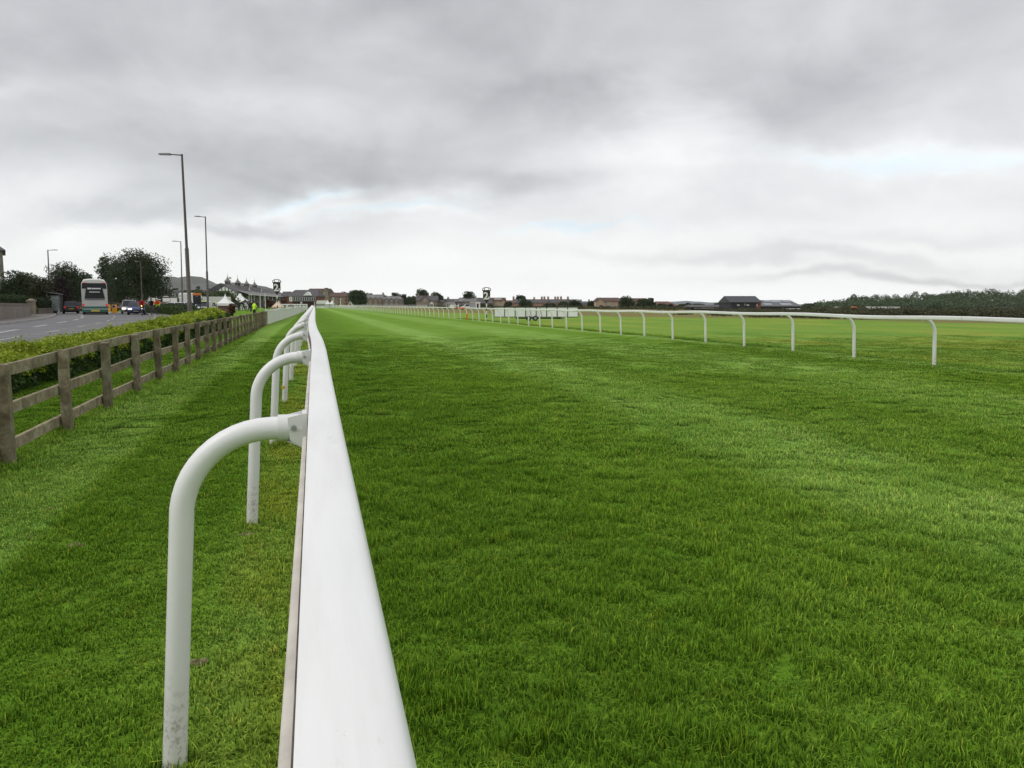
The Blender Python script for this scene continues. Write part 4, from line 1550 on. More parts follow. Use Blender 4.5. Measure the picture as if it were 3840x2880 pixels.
LEAF['gorse'] = leafmat('leaf_gorse', [(0.030, 0.036, 0.018), (0.052, 0.060, 0.026), (0.078, 0.080, 0.036), (0.115, 0.090, 0.050)], patch=0.5, patch_scale=0.12)
crowns = []
for i in range(900):
    px = 2680 + 1500 * rw.random() ** 0.9
    y0 = 64 if px > 3200 else 64 + (3200 - px) / 500 * 14
    Y = y0 + 2 + 120 * rw.random() ** 1.6
    if px < 2790 and Y < 82:
        continue
    h = rw.uniform(0.5, 0.85) if px < 3040 else rw.uniform(0.6, 1.1) * (1 + 0.002 * (Y - 60))
    r = rw.uniform(0.7, 1.5)
    g_ = gz_xy(W(px, Y), Y)
    crowns.append((W(px, Y), Y, g_ + (h + .35 * (.17 - g_)) * 0.25, r, (h + .8 * (.17 - g_)) * 0.85, 0.19))
mass('gorse_scrub', 'brownish green gorse scrub behind the links turf at the right', crowns, LEAF['gorse'], 9, 130)
crowns = []
for i in range(420):
    px = rw.uniform(1640, 3000)
    Y = rw.uniform(230, 275)
    h = rw.uniform(0.5, 1.5)
    crowns.append((W(px, Y), Y, 0.2, rw.uniform(1.2, 2.6), h, 0.5))
mass('scrub', 'thin dark line of scrub below the distant houses', crowns, LEAF['gorse'], 10, 40)
crowns = []
for k in range(7):
    px, Y = [(2545, 96), (2560, 97), (2576, 98), (2440, 130), (2470, 132), (2500, 128), (2530, 131)][k]
    crowns.append((W(px, Y), Y, 0.15, 0.9, 0.55, 0.22))
mass('gorse_scrub', 'small isolated gorse clumps in the dry rough grass', crowns, LEAF['gorse'], 12, 90)
# tufts of longer grass in the line behind the right-hand rail
tuft = [blade_patch(120, 0.5, 0.03, 0.09, 0.009, 600 + i, 0.7) for i in range(3)]
tp, trot, tsc, tix = [], [], [], []
for k in range(420):
    t = 6 + 62 * rw.random()
    s = interp(RS, t) + 0.75 + rw.gauss(0, .10)
    x, y = from_st(s, t)
    tp.append((x, y, ground_z(s, t)))
    trot.append((0, 0, rw.uniform(0, 6.28)))
    z_ = rw.uniform(.6, 1.5)
    tsc.append((1, 1, z_))
    tix.append(rw.randrange(3))
gn_scatter('rough_grass', 'line of longer dark grass behind the right-hand rail', tp, trot, tsc, tix, tuft)

# ---- garden hedges and the hedge by the bus stop
M_GHEDGE = LEAF['mid']
hedge('garden_hedge', 'square clipped dark green garden hedge behind the wall by the shelter', [(W(125, 86), 86), (W(165, 90), 90), (W(196, 95), 95)], 1.2, 1.75, 3500, 4500, 0.22, LEAF['mid'], LEAF['dark'])
hedge('garden_hedge', 'dark garden hedge above the stone wall at the left edge', [(W(-60, 70), 70), (W(20, 74), 74), (W(100, 82), 82)], 1.0, 2.0, 3500, 4500, 0.2, LEAF['dark'], LEAF['dark'])
hedge('roadside_hedge', 'dark roadside hedge between the cyclists and the bus-stop pole', [(W(545, 104), 104), (W(600, 90), 90), (W(660, 78), 78), (W(715, 70), 70)], 1.3, 1.05, 5000, 7000, 0.16, LEAF['mid'], M_HSIDE)
hedge('roadside_hedge', 'grassy green hedge running on behind the nearest lamp post', [(W(715, 66), 66), (W(770, 62), 62), (W(815, 58), 58)], 1.0, 0.75, 2500, 3500, 0.13, LEAF['mid'], M_HSIDE)

# ================================================================== BUILDINGS
def stone(name, a, b, scale=1.5):
    if name in MATS:
        return MATS[name]
    m, nt, bs = new_mat(name)
    t = nd(nt, 'ShaderNodeTexCoord').outputs['Object']
    br = nd(nt, 'ShaderNodeTexBrick')
    mp = nd(nt, 'ShaderNodeMapping')
    mp.inputs['Rotation'].default_value = (math.pi / 2, 0, 0)
    nt.links.new(t, mp.inputs['Vector'])
    nt.links.new(mp.outputs[0], br.inputs['Vector'])
    br.inputs['Scale'].default_value = scale
    br.inputs['Color1'].default_value = (*a, 1)
    br.inputs['Color2'].default_value = (*b, 1)
    br.inputs['Mortar'].default_value = (*[v * 0.8 for v in a], 1)
    br.inputs['Mortar Size'].default_value = 0.012
    c = mixc(nt, 1.0, br.outputs['Color'], ramp(nt, noise(nt, t, 0.6, 5, 0.6), [(0.3, (0.8,) * 3), (0.7, (1.15,) * 3)]), 'MULTIPLY')
    nt.links.new(c, bs.inputs['Base Color'])
    bs.inputs['Roughness'].default_value = 0.9
    bump(nt, bs, br.outputs['Fac'], -0.3, 0.02)
    MATS[name] = m
    return m


M_STONE = stone('sandstone', (0.235, 0.195, 0.150), (0.290, 0.245, 0.190))
M_STONEG = stone('grey_stone', (0.200, 0.180, 0.160), (0.255, 0.230, 0.205))
M_BRICK = stone('red_brick', (0.180, 0.060, 0.045), (0.225, 0.085, 0.060), 4.0)
M_PINK = stone('pink_harl', (0.330, 0.190, 0.135), (0.370, 0.220, 0.160), 0.8)
M_CREAM = stone('cream_render', (0.430, 0.330, 0.240), (0.470, 0.365, 0.265), 0.7)
M_BLACKB = plain('black_cladding', (0.026, 0.028, 0.032), 0.7, 0.2, 0.8)
M_SLATE = plain('slate', (0.092, 0.084, 0.088), 0.75, 0.25, 0.9, bmp=0.3)
M_SLATEL = plain('pale_slate', (0.185, 0.180, 0.175), 0.75, 0.2, 0.9, bmp=0.3)
M_TILE = plain('brown_tile', (0.105, 0.060, 0.050), 0.85, 0.25, 0.9, bmp=0.3)
M_TILER = plain('red_brown_tile', (0.150, 0.075, 0.058), 0.85, 0.25, 0.9, bmp=0.3)
M_FRAME = plain('white_window_frame', (0.70, 0.70, 0.68), 0.5, 0.05)
M_DARKT = plain('dark_timber', (0.020, 0.017, 0.015), 0.7, 0.2)
M_CANVAS = plain('white_canvas', (0.82, 0.82, 0.80), 0.6, 0.03)
M_CANVASG = plain('grey_white_canvas', (0.58, 0.58, 0.56), 0.6, 0.06)
GLASS = glass_dark()


def window(parent, x, z, w, h, y=-0.0, frame=M_FRAME, bar=0.09):
    f = MB()
    y0, y1 = y - 0.05, y + 0.02
    f.span(x - w / 2, x + w / 2, y0, y1, z - h / 2, z - h / 2 + bar)
    f.span(x - w / 2, x + w / 2, y0, y1, z + h / 2 - bar, z + h / 2)
    f.span(x - w / 2, x - w / 2 + bar, y0, y1, z - h / 2 + bar, z + h / 2 - bar)
    f.span(x + w / 2 - bar, x + w / 2, y0, y1, z - h / 2 + bar, z + h / 2 - bar)
    f.span(x - w / 2 + bar, x + w / 2 - bar, y0 + .01, y1, z - bar * .4, z + bar * .4)
    o = f.build('window', frame, parent)
    MB().span(x - w / 2 + bar * .7, x + w / 2 - bar * .7, y - 0.025, y + 0.03, z - h / 2 + bar * .7, z + h / 2 - bar * .7).build('pane', GLASS, o)
    return o


def roof_mesh(w, d, z0, z1, hipl, hipr, ov=0.3, ry=0.5):
    x0, x1, y0, y1 = -w / 2 - ov, w / 2 + ov, -ov, d + ov
    yr = d * ry
    th = 0.14
    vs = [(x0, y0, z0), (x1, y0, z0), (x1, y1, z0), (x0, y1, z0), (x0 + hipl, yr, z1), (x1 - hipr, yr, z1)]
    vs = [(a, b, c - th) for a, b, c in vs[:4]] + vs
    # 0-3 lower rim, 4-7 eaves, 8-9 ridge
    return MB().add(vs, [(3, 2, 1, 0), (0, 1, 5, 4), (1, 2, 6, 5), (2, 3, 7, 6), (3, 0, 4, 7), (4, 5, 9, 8), (6, 7, 8, 9), (5, 6, 9), (7, 4, 8)])


def house(name, label, p0, p1, eave, ridge, Y, depth, wall, roof, wins=(), hip=(0, 0), chim=(), gab=(), doors=(), cat='house', group=None, base=None, yaw=0.0, frame=M_FRAME):
    """p0..p1 columns, eave and ridge rows of the front; wins (col, row, w, h) in pixels of the photograph"""
    xa, xb = W(p0, Y), W(p1, Y)
    xc, w = (xa + xb) / 2, xb - xa
    g = gz_xy(xc, Y) if base is None else base
    t = thing(name, label, cat, (xc, Y, g), yaw, group)
    ze, zr = Zp(eave, Y) - g, Zp(ridge, Y + depth / 2) - g
    k = Y / FPX
    mb = MB().span(-w / 2, w / 2, 0, depth, -0.5, ze)
    if hip[0] == 0 and hip[1] == 0:
        mb.prism([(0, ze), (depth, ze), (depth / 2, zr - 0.15)], 'x', -w / 2 + 0.01, w / 2 - 0.01)
    mb.build('wall', wall, t)
    ro = roof_mesh(w, depth, ze + 0.02, zr, hip[0] * w, hip[1] * w).build('roof', roof, t)
    for c in chim:
        c, ck = c if isinstance(c, tuple) else (c, 1.0)
        x = W(c, Y) - xc
        cb = MB().span(x - 0.45, x + 0.45, depth / 2 - 0.35, depth / 2 + 0.35, zr - 0.9, zr + 1.1 * ck)
        cb.span(x - 0.52, x + 0.52, depth / 2 - 0.42, depth / 2 + 0.42, zr + 1.1 * ck, zr + 1.22 * ck)
        for q in (-.22, .22):
            cb.lathe([(0.12, 0), (0.10, 0.45)], (x + q, depth / 2, zr + 1.2 * ck), 8)
        cb.build('chimney', wall, ro)
    for (a, b_, top, zb) in gab:                       # front gables: columns, apex row, foot row
        x0, x1 = W(a, Y) - xc, W(b_, Y) - xc
        zt, zf = Zp(top, Y) - g, Zp(zb, Y) - g
        gm = MB().prism([(x0, -0.3), (x1, -0.3), (x1, zf), ((x0 + x1) / 2, zt), (x0, zf)], 'y', -0.35, depth / 2 - 0.2)
        gm.build('gable', wall, t)
        ov = 0.25
        sl_ = (zt - zf) / ((x1 - x0) / 2)
        r2 = MB()
        xm = (x0 + x1) / 2
        for sg, xe in ((-1, x0), (1, x1)):
            r2.add([(xm, -0.6, zt + .03), (xe + sg * ov, -0.6, zf - sl_ * ov + .03), (xe + sg * ov, depth / 2, zf - sl_ * ov + .03), (xm, depth / 2, zt + .03),
                    (xm, -0.6, zt + .17), (xe + sg * ov, -0.6, zf - sl_ * ov + .15), (xe + sg * ov, depth / 2, zf - sl_ * ov + .15), (xm, depth / 2, zt + .17)],
                   [(0, 1, 2, 3), (7, 6, 5, 4), (0, 4, 5, 1), (1, 5, 6, 2), (2, 6, 7, 3), (3, 7, 4, 0)])
        r2.build('gable_roof', roof, t)
    for (c, r, ww, hh) in wins:
        inside = any(a <= c <= b_ for a, b_, _, _ in gab)
        window(t, W(c, Y) - xc, Zp(r, Y) - g, ww * k, hh * k, -0.36 if inside else 0.0, frame, bar=min(0.14, ww * k * 0.14))
    for (c, ww, hh, mat) in doors:
        x = W(c, Y) - xc
        MB().span(x - ww / 2, x + ww / 2, -0.04, 0.03, 0, hh).build('door', mat, t)
    return t


def rows(c0, c1, n, rws, w, h):
    return [(c0 + (c1 - c0) * i / max(1, n - 1), r, w, h) for r in rws for i in range(n)]


M_DOOR = plain('dark_door', (0.05, 0.03, 0.025), 0.5)
# left edge: stone villa
house('stone_house', 'two-storey grey stone house cut off by the left edge', -190, 30, 938, 905, 88, 9, M_STONEG, M_SLATE,
      [(12, 975, 16, 34), (-60, 975, 16, 34), (12, 1060, 16, 38), (-60, 1060, 16, 38)], (0.2, 0.2), base=0.4, yaw=math.radians(34))
hv = [o for o in COL.objects if o.get('label', '').startswith('two-storey grey')][0]
hw = (W(30, 88) - W(-190, 88)) / 2
hv.location.x, hv.location.y = W(26, 88) - hw * math.cos(math.radians(34)), 88 - hw * math.sin(math.radians(34))
house('stone_house', 'grey-roofed cottage with white dormer window behind the sign boards', 628, 684, 1108, 1088, 150, 8, M_STONEG, M_SLATE, [(636, 1118, 6, 10)], (0, 0), base=0.3,
      gab=[(650, 667, 1094, 1102)])
hd = [o for o in COL.objects if o.get('label', '').startswith('grey-roofed cottage')][0]
window(hd, W(658, 150) - hd.location.x, Zp(1105, 150) - 0.3, 0.62, 0.75, -0.42)

# ---- grandstand with long slate roof, verandah and lantern turrets
GL, GR = (W(892, 262), 262.0), (W(1078, 395), 395.0)
ga = math.atan2(GR[1] - GL[1], GR[0] - GL[0])
GLEN = math.hypot(GR[0] - GL[0], GR[1] - GL[1])
gs = thing('grandstand', 'old grandstand with long slate roof, half-timbered gable, verandah and four lantern turrets', 'grandstand', (GL[0], GL[1], 0.17), ga)
ez, rzg = 5.3, 9.0
MB().span(0, GLEN, 0, 12, -0.5, ez).build('wall', plain('grandstand_wall', (0.10, 0.085, 0.080), 0.8, 0.2, 0.5), gs)
mb = MB().prism([(-0.4, ez), (7, rzg), (12.4, ez + 0.6)], 'x', 7.5, GLEN + 0.5)
groof = mb.build('roof', M_SLATE, gs)
MB().prism([(-0.6, ez - .1), (4, 7.9), (8.2, ez), (8.2, ez - .15), (-0.6, ez - .25)], 'x', -0.6, 9.0).build('gable_roof', M_SLATE, gs)
ge = MB().prism([(0.1, 2.5), (7.6, 2.5), (7.6, ez), (4, 7.6), (0.1, ez)], 'x', -0.92, -0.63).build('gable', M_CANVAS, gs)
for i in range(7):
    y = 0.5 + i * 1.1
    zt = min(7.5, ez + (y / 4) * 2.4 if y < 4 else ez + ((8 - y) / 4) * 2.4)
    MB().span(-1.0, -0.925, y - .12, y + .12, 4.6, zt).build('timber', M_DARKT, ge)
for z in (4.6, 6.0):
    MB().span(-1.02, -0.93, 0.1 if z < 5 else 1.4, 7.6 if z < 5 else 6.4, z - .1, z + .1).build('timber', M_DARKT, ge)
MB().span(-0.98, -0.94, 0.4, 4.2, 2.6, 4.3).build('end_window', GLASS, gs)
ver = MB().add([(2, -3.4, 4.95), (GLEN - 6, -3.4, 4.95), (GLEN - 6, 0.6, 6.25), (2, 0.6, 6.25), (2, -3.4, 5.1), (GLEN - 6, -3.4, 5.1), (GLEN - 6, 0.6, 6.4), (2, 0.6, 6.4)],
               [(0, 1, 2, 3), (7, 6, 5, 4), (0, 4, 5, 1), (1, 5, 6, 2), (2, 6, 7, 3), (3, 7, 4, 0)]).build('verandah_roof', M_SLATEL, gs)
MB().span(2, GLEN - 6, -3.55, -3.41, 4.75, 5.12).build('fascia', M_CANVASG, ver)
for i in range(12):
    x = 4 + i * (GLEN - 12) / 11
    MB().span(x - .12, x + .12, -3.3, -3.06, 0, 4.9).build('column', M_FRAME, gs)
    window(gs, x + 4.5, 3.4, 3.6, 1.9, 0.0)
for i in range(2):
    x = 26 + i * 28
    d = MB().prism([(x - 1.9, 6.6), (x + 1.9, 6.6), (x, 8.5)], 'y', 0.4, 5.5).build('dormer', M_SLATE, gs)
    MB().prism([(x - 1.3, 6.75), (x + 1.3, 6.75), (x, 8.05)], 'y', 0.34, 0.39).build('dormer_front', M_CANVAS, d)
for i in range(4):
    x = 20 + i * 19.5
    tb = MB().lathe([(1.0, 8.3), (1.0, 9.9)], (x, 7, 0), 8).build('turret', plain('lead_grey', (0.11, 0.10, 0.105), 0.6), gs)
    MB().lathe([(1.45, 9.9), (0.75, 10.5), (0.25, 11.2), (0.06, 12.0), (0.04, 13.0)], (x, 7, 0), 8).build('spire', M_SLATEL, tb)
    for k in range(4):
        a = k * math.pi / 2 + math.pi / 4
        MB().box((x + .98 * math.cos(a), 7 + .98 * math.sin(a), 9.2), (.08, .5, .8), a).build('louvre', M_DARKT, tb)
fl = thing('flag', 'small pale flag flying on a thin staff above the timbered gable', 'flag', (W(862, 264), 264.0, 0.17))
MB().tube([(0, 0, 7.6), (0, 0, 11.2)], 0.035, 6).build('staff', M_FRAME, fl)
MB().add([(0, 0, 10.4), (0.5, .1, 10.25), (0.95, -.05, 10.35), (0.95, -.05, 10.95), (0.5, .1, 10.85), (0, 0, 11.0)], [(0, 1, 4, 5), (1, 2, 3, 4)]).build('cloth', plain('flag_cloth', (0.5, 0.38, 0.3), 0.8), fl)

# ---- red brick pavilion, flats, lodges
house('brick_pavilion', 'red brick pavilion with hipped roof, glazed balcony and white pediment', 1076, 1194, 1111, 1087, 340, 12, M_BRICK, M_SLATE,
      [], (0.18, 0.12), cat='pavilion')
pv = [o for o in COL.objects if o.get('label', '').startswith('red brick pavilion')][0]
px0 = pv.location.x
bz = Zp(1131, 340) - .17
MB().span(W(1100, 340) - px0, W(1183, 340) - px0, -2.0, 0.2, bz - 0.25, bz).build('balcony', M_DARKT, pv)
for i in range(10):
    c = 1103 + i * 8.4
    window(pv, W(c, 338) - px0, Zp(1121, 338) - .17, 0.85, 1.9, -1.2, M_FRAME, 0.10)
x0, x1 = W(1137, 338) - px0, W(1166, 338) - px0
MB().prism([(x0, Zp(1108, 338) - .17), (x1, Zp(1108, 338) - .17), ((x0 + x1) / 2, Zp(1094, 338) - .17)], 'y', -1.4, 3.5).build('pediment', M_CANVAS, pv)
for i in range(6):
    x = W(1105 + i * 15, 338) - px0
    MB().span(x - .12, x + .12, -1.9, -1.66, -0.2, bz - .25).build('column', M_DARKT, pv)
house('brick_wing', 'plain red brick wing between grandstand and pavilion', 1056, 1082, 1113, 1093, 352, 8, M_BRICK, M_SLATE, [(1064, 1122, 6, 7)], (0.0, 0.0), cat='building')
house('tenement_flats', 'tall brick and sandstone flats with steep roofs behind the pavilion', 1150, 1236, 1098, 1082, 430, 12, M_STONE, M_TILE,
      rows(1182, 1230, 5, (1101, 1112, 1124, 1135), 4, 5), (0.05, 0.05), cat='flats', chim=(), gab=[(1212, 1233, 1080, 1090)])
tf = [o for o in COL.objects if o.get('label', '').startswith('tall brick and sandstone flats')][0]
for a, b_ in ((1150, 1176), (1213, 1232)):
    MB().span(W(a, 430) - tf.location.x, W(b_, 430) - tf.location.x, -0.30, 0.1, 0, Zp(1099, 430) - .17).build('brick_bay', M_BRICK, tf)
house('tenement_flats', 'lower red brick flats with pale stone bays beside the tall flats', 1236, 1312, 1112, 1097, 420, 11, M_BRICK, M_TILE,
      rows(1243, 1306, 6, (1119, 1133), 4, 6), (0.05, 0.08), cat='flats')
tf = [o for o in COL.objects if o.get('label', '').startswith('lower red brick flats')][0]
for a, b_ in ((1250, 1267), (1276, 1292)):
    MB().span(W(a, 420) - tf.location.x, W(b_, 420) - tf.location.x, -0.05, 0.1, 0, Zp(1113, 420) - .17).build('stone_bay', M_STONE, tf)
house('stone_lodge', 'larger stone lodge with scalloped eaves and three eaves dormers', 1368, 1436, 1119, 1104, 400, 9, M_STONE, M_SLATEL,
      rows(1378, 1426, 3, (1124,), 4.5, 5) + rows(1376, 1410, 3, (1142,), 5, 7), (0.08, 0.08), chim=((1372, .6), (1432, .6)),
      gab=[(1384, 1396, 1115, 1120), (1403, 1415, 1115, 1120), (1421, 1433, 1115, 1120)], doors=[(1428, 1.2, 2.3, M_DOOR)])
house('stone_lodge', 'smaller grey stone lodge with pale hipped roof and three eaves dormers', 1437, 1504, 1122, 1111, 395, 9, M_STONEG, M_SLATEL,
      rows(1451, 1488, 3, (1126,), 5, 5) + rows(1450, 1488, 3, (1142,), 6, 7), (0.15, 0.15), chim=((1490, .5),),
      gab=[(1445, 1457, 1118, 1123), (1463, 1475, 1118, 1123), (1482, 1494, 1118, 1123)], doors=[(1470, 1.2, 2.3, M_DOOR)])
house('stone_house', 'gabled stone house with tall front gable and white porch', 1562, 1638, 1127, 1109, 345, 8, M_STONE, M_SLATE,
      [(1595, 1126, 7, 9), (1622, 1128, 4, 5), (1575, 1142, 5, 7)], (0, 0), chim=((1565, .7), (1617, .7)), gab=[(1581, 1608, 1108, 1122)], doors=[(1594, 2.0, 2.6, M_DARKT)])
gh = [o for o in COL.objects if o.get('label', '').startswith('gabled stone house')][0]
MB().prism([(W(1611, 343) - gh.location.x, 0), (W(1625, 343) - gh.location.x, 0), (W(1625, 343) - gh.location.x, 1.7), (W(1618, 343) - gh.location.x, 2.7), (W(1611, 343) - gh.location.x, 1.7)], 'y', -1.6, 0.1).build('porch', M_FRAME, gh)
for c in (1614.5, 1618, 1621.5):
    MB().span(W(c, 343) - gh.location.x - .14, W(c, 343) - gh.location.x + .14, -1.66, -1.6, .5, 1.6).build('pane', GLASS, gh)
house('stone_house', 'low stone wing with its own gable right of the white porch', 1636, 1664, 1140, 1126, 350, 7, M_STONE, M_SLATE, [(1644, 1144, 3, 7), (1650, 1144, 3, 7)], (0, 0), gab=[(1638, 1662, 1128, 1141)])
house('stone_house', 'grey-roofed cottage with pale gable behind the white lorry', 1662, 1722, 1136, 1121, 330, 8, M_STONEG, M_SLATE, [(1672, 1141, 4, 6)], (0, 0.1), chim=((1678, .5),), gab=[(1660, 1676, 1122, 1138)])
house('stone_house', 'low grey stone steading behind the white car', 1722, 1800, 1130, 1116, 325, 8, M_STONEG, M_SLATEL, [(1748, 1134, 4, 4)], (0, 0), chim=((1772, .5),))
house('stone_house', 'cottage with dark hipped slate roof beside the distance board', 1786, 1846, 1137, 1117, 315, 8, M_STONE, M_SLATE, [(1812, 1146, 5, 6)], (0.1, 0.1))
house('stone_house', 'brown-roofed sandstone house with row of roof windows right of the distance board', 1838, 1896, 1127, 1116, 318, 9, M_CREAM, M_TILE,
      [(1856, 1140, 4, 8), (1866, 1141, 4, 8), (1878, 1139, 4, 5)], (0, 0.05), gab=[(1840, 1852, 1120, 1130), (1880, 1893, 1120, 1130)])
bh = [o for o in COL.objects if o.get('label', '').startswith('brown-roofed sandstone house')][0]
for c in (1858, 1867, 1876):
    MB().box((W(c, 319) - bh.location.x, 1.3, Zp(1122, 319) - .17), (1.1, .3, .8)).build('roof_window', M_FRAME, bh)
house('stone_house', 'small house with red-brown roof left of the pink terrace', 1895, 1925, 1140, 1126, 330, 8, M_CREAM, M_TILER, [(1912, 1146, 6, 6)], (0, 0))
house('terrace', 'long low pink harled terrace with slate roof and many chimneys', 1924, 2142, 1135, 1122, 340, 9, M_PINK, M_SLATE,
      rows(1936, 2134, 12, (1139,), 4, 5) + rows(1940, 2130, 10, (1149,), 4, 6), (0.02, 0.02), chim=[(1926, .9), (2004, .6), (2033, .8), (2043, .9), (2057, .8), (2084, .8), (2094, .8), (2106, .9), (2132, .8)],
      gab=[(2052, 2064, 1128, 1137)], cat='terrace')
house('terrace', 'dark-roofed terrace running on behind the trees right of the pink one', 2140, 2242, 1138, 1130, 380, 9, M_STONEG, M_SLATE, rows(2150, 2235, 6, (1142,), 4, 5), (0.02, 0.02),
      chim=[(2152, .6), (2181, .6), (2212, .6)], cat='terrace')
house('cream_house', 'cream harled house with brown roof and dark arched window', 2235, 2322, 1129, 1116, 310, 10, M_CREAM, M_TILE,
      [(2272, 1137, 6, 10), (2286, 1144, 5, 6), (2308, 1144, 6, 6), (2290, 1133, 4, 4)], (0.12, 0), gab=[(2236, 2264, 1119, 1130)])
ch_ = [o for o in COL.objects if o.get('label', '').startswith('cream harled house')][0]
xw = W(2254, 310) - ch_.location.x
arc = [(xw - .9, Zp(1152, 310) - .2), (xw + .9, Zp(1152, 310) - .2)] + [(xw + .9 * math.cos(a), Zp(1141, 310) - .2 + .9 * math.sin(a)) for a in np.linspace(0, math.pi, 9)]
MB().prism(arc, 'y', -0.42, -0.3).build('arched_window', GLASS, ch_)
house('cream_house', 'cream house continuing with brown roof behind the domed tree', 2318, 2440, 1130, 1118, 325, 10, M_CREAM, M_TILE, [(2368, 1140, 5, 5), (2372, 1148, 5, 5), (2402, 1140, 5, 5)], (0, 0.1))
house('bungalow', 'brown-roofed bungalow with red end wall before the blue hills', 2455, 2530, 1142, 1130, 300, 10, M_BRICK, M_TILER, [(2500, 1149, 5, 5)], (0.2, 0.25))
house('bungalow', 'small red-roofed annexe at the end of the bungalow', 2520, 2542, 1146, 1140, 296, 6, M_BRICK, M_TILER, [], (0.1, 0.5))
house('long_shed', 'long low grey shed with white window band left of the black barn', 2590, 2740, 1151, 1143, 230, 9, M_BLACKB, M_SLATE,
      rows(2608, 2700, 11, (1155,), 7, 5), (0.02, 0.02), cat='shed')
house('barn', 'tall black barn with slate roof and red gable end', 2740, 2852, 1133, 1110, 215, 12, M_BLACKB, plain('barn_slate', (0.055, 0.058, 0.068), 0.7, 0.12, 0.9), [(2768, 1144, 9, 4), (2804, 1144, 9, 4), (2793, 1142, 3, 7)], (0.0, 0.0), cat='barn')
bn = [o for o in COL.objects if o.get('label', '').startswith('tall black barn')][0]
MB().span(W(2837, 215) - bn.location.x, W(2852, 215) - bn.location.x + .04, -0.06, 6, 0, Zp(1134, 215) - bn.location.z).build('brick_end', M_BRICK, bn)
MB().span(W(2836.5, 215) - bn.location.x, W(2839, 215) - bn.location.x, -0.1, -0.05, Zp(1149, 215) - bn.location.z, Zp(1141, 215) - bn.location.z).build('drain_hood', M_FRAME, bn)
house('barn', 'wide low barn with grey roof and pale roof panels right of the black barn', 2850, 3003, 1148, 1125, 222, 14, M_BLACKB, plain('barn_sheet', (0.135, 0.137, 0.142), 0.65, 0.15, 0.5), [], (0.0, 0.09), cat='barn')
wb = [o for o in COL.objects if o.get('label', '').startswith('wide low barn')][0]
M_PANEL = plain('roof_panel', (0.30, 0.32, 0.35), 0.35, 0.1, 0.4)
zr_, ze_ = Zp(1125, 229) - wb.location.z, Zp(1148, 222) - wb.location.z
for (a, b_, r0, r1) in ((2862, 2892, .12, .38), (2900, 2940, .55, .85), (2925, 2965, .10, .42), (2876, 2910, .62, .9), (2946, 2978, .62, .92)):
    xa, xb = W(a, 224) - wb.location.x, W(b_, 224) - wb.location.x
    ya, yb = 7 * r0, 7 * r1
    za, zb = ze_ + (zr_ - ze_) * r0 + .10, ze_ + (zr_ - ze_) * r1 + .10
    MB().add([(xa, ya, za), (xb, ya, za), (xb, yb, zb), (xa, yb, zb), (xa, ya, za + .08), (xb, ya, za + .08), (xb, yb, zb + .08), (xa, yb, zb + .08)],
             [(3, 2, 1, 0), (4, 5, 6, 7), (0, 1, 5, 4), (1, 2, 6, 5), (2, 3, 7, 6), (3, 0, 4, 7)]).build('roof_panel', M_PANEL, wb)


# ---- garden walls along the far pavement
M_GWALL = stone('garden_wall', (0.200, 0.168, 0.140), (0.255, 0.215, 0.180), 2.0)
M_COPE = plain('coping', (0.185, 0.150, 0.130), 0.9, 0.25, 1.5)


def garden_wall(label, pts, h, th=0.35, cope=0.5):
    t = thing('garden_wall', label, 'wall', (0, 0, 0))
    pts = [np.array(p_) for p_ in pts]
    for a, b_ in zip(pts, pts[1:]):
        L = np.hypot(*(b_ - a))
        n = max(1, int(L / 2.2))
        ang_ = math.atan2(b_[1] - a[1], b_[0] - a[0])
        m_ = (a + b_) / 2
        MB().box((0, 0, (h) / 2), (L, th, h)).build('wall', M_GWALL, t, loc=(m_[0], m_[1], ROADZ + .05), rot=(0, 0, ang_))
        for i in range(n):
            c = a + (b_ - a) * (i + .5) / n
            MB().box((0, 0, 0), (L / n - .02, th + .1, .14)).build('coping_stone', M_COPE, t, loc=(c[0], c[1], ROADZ + .05 + h + .07), rot=(0, 0, ang_))
    return t


WALLP = offset(RL, 2.1)


def wall_at(px):                                      # point of the wall line seen at an image column
    cols = [1920 + FPX * q[0] / (q[1] * CP + 1.1 * SP) for q in WALLP]
    i = min(range(2, 50), key=lambda k: abs(cols[k] - px))
    return WALLP[i]


w1 = [wall_at(p_) for p_ in (-260, -120, -20, 60, 108)]
garden_wall('low stone garden wall with dark coping at the left edge', w1, 1.05)
garden_wall('short stone garden wall in front of the clipped hedge', [(W(140, 82), 82), (W(168, 87), 87), (W(194, 91), 91)], 0.55)
w2 = [(p_[0] - 2.2, p_[1] + 1.0) for p_ in w1[:-1]]
garden_wall('higher retaining wall with reddish coping behind the first wall', w2, 1.75)
for px, h, lab in ((122, 1.35, 'squat stone gate pier at the end of the garden wall'), (56, 2.3, 'pale stone gate pier standing above the garden wall')):
    p_ = wall_at(px)
    back = 0 if px == 122 else 2.6
    g_ = thing('gate_pier', lab, 'gate pier', (p_[0] - back * .9, p_[1] + back * .5, ROADZ + .1))
    MB().box((0, 0, h / 2), (.55, .55, h)).build('shaft', M_STONE, g_)
    MB().box((0, 0, h + .08), (.70, .70, .16)).box((0, 0, h + .22), (.6, .6, .14), taper=(.3, .3)).build('cap', M_STONE, g_)

# ================================================================== STREET FURNITURE
def at(px, Y, base=None):
    x = W(px, Y)
    return (x, Y, gz_xy(x, Y) if base is None else base)


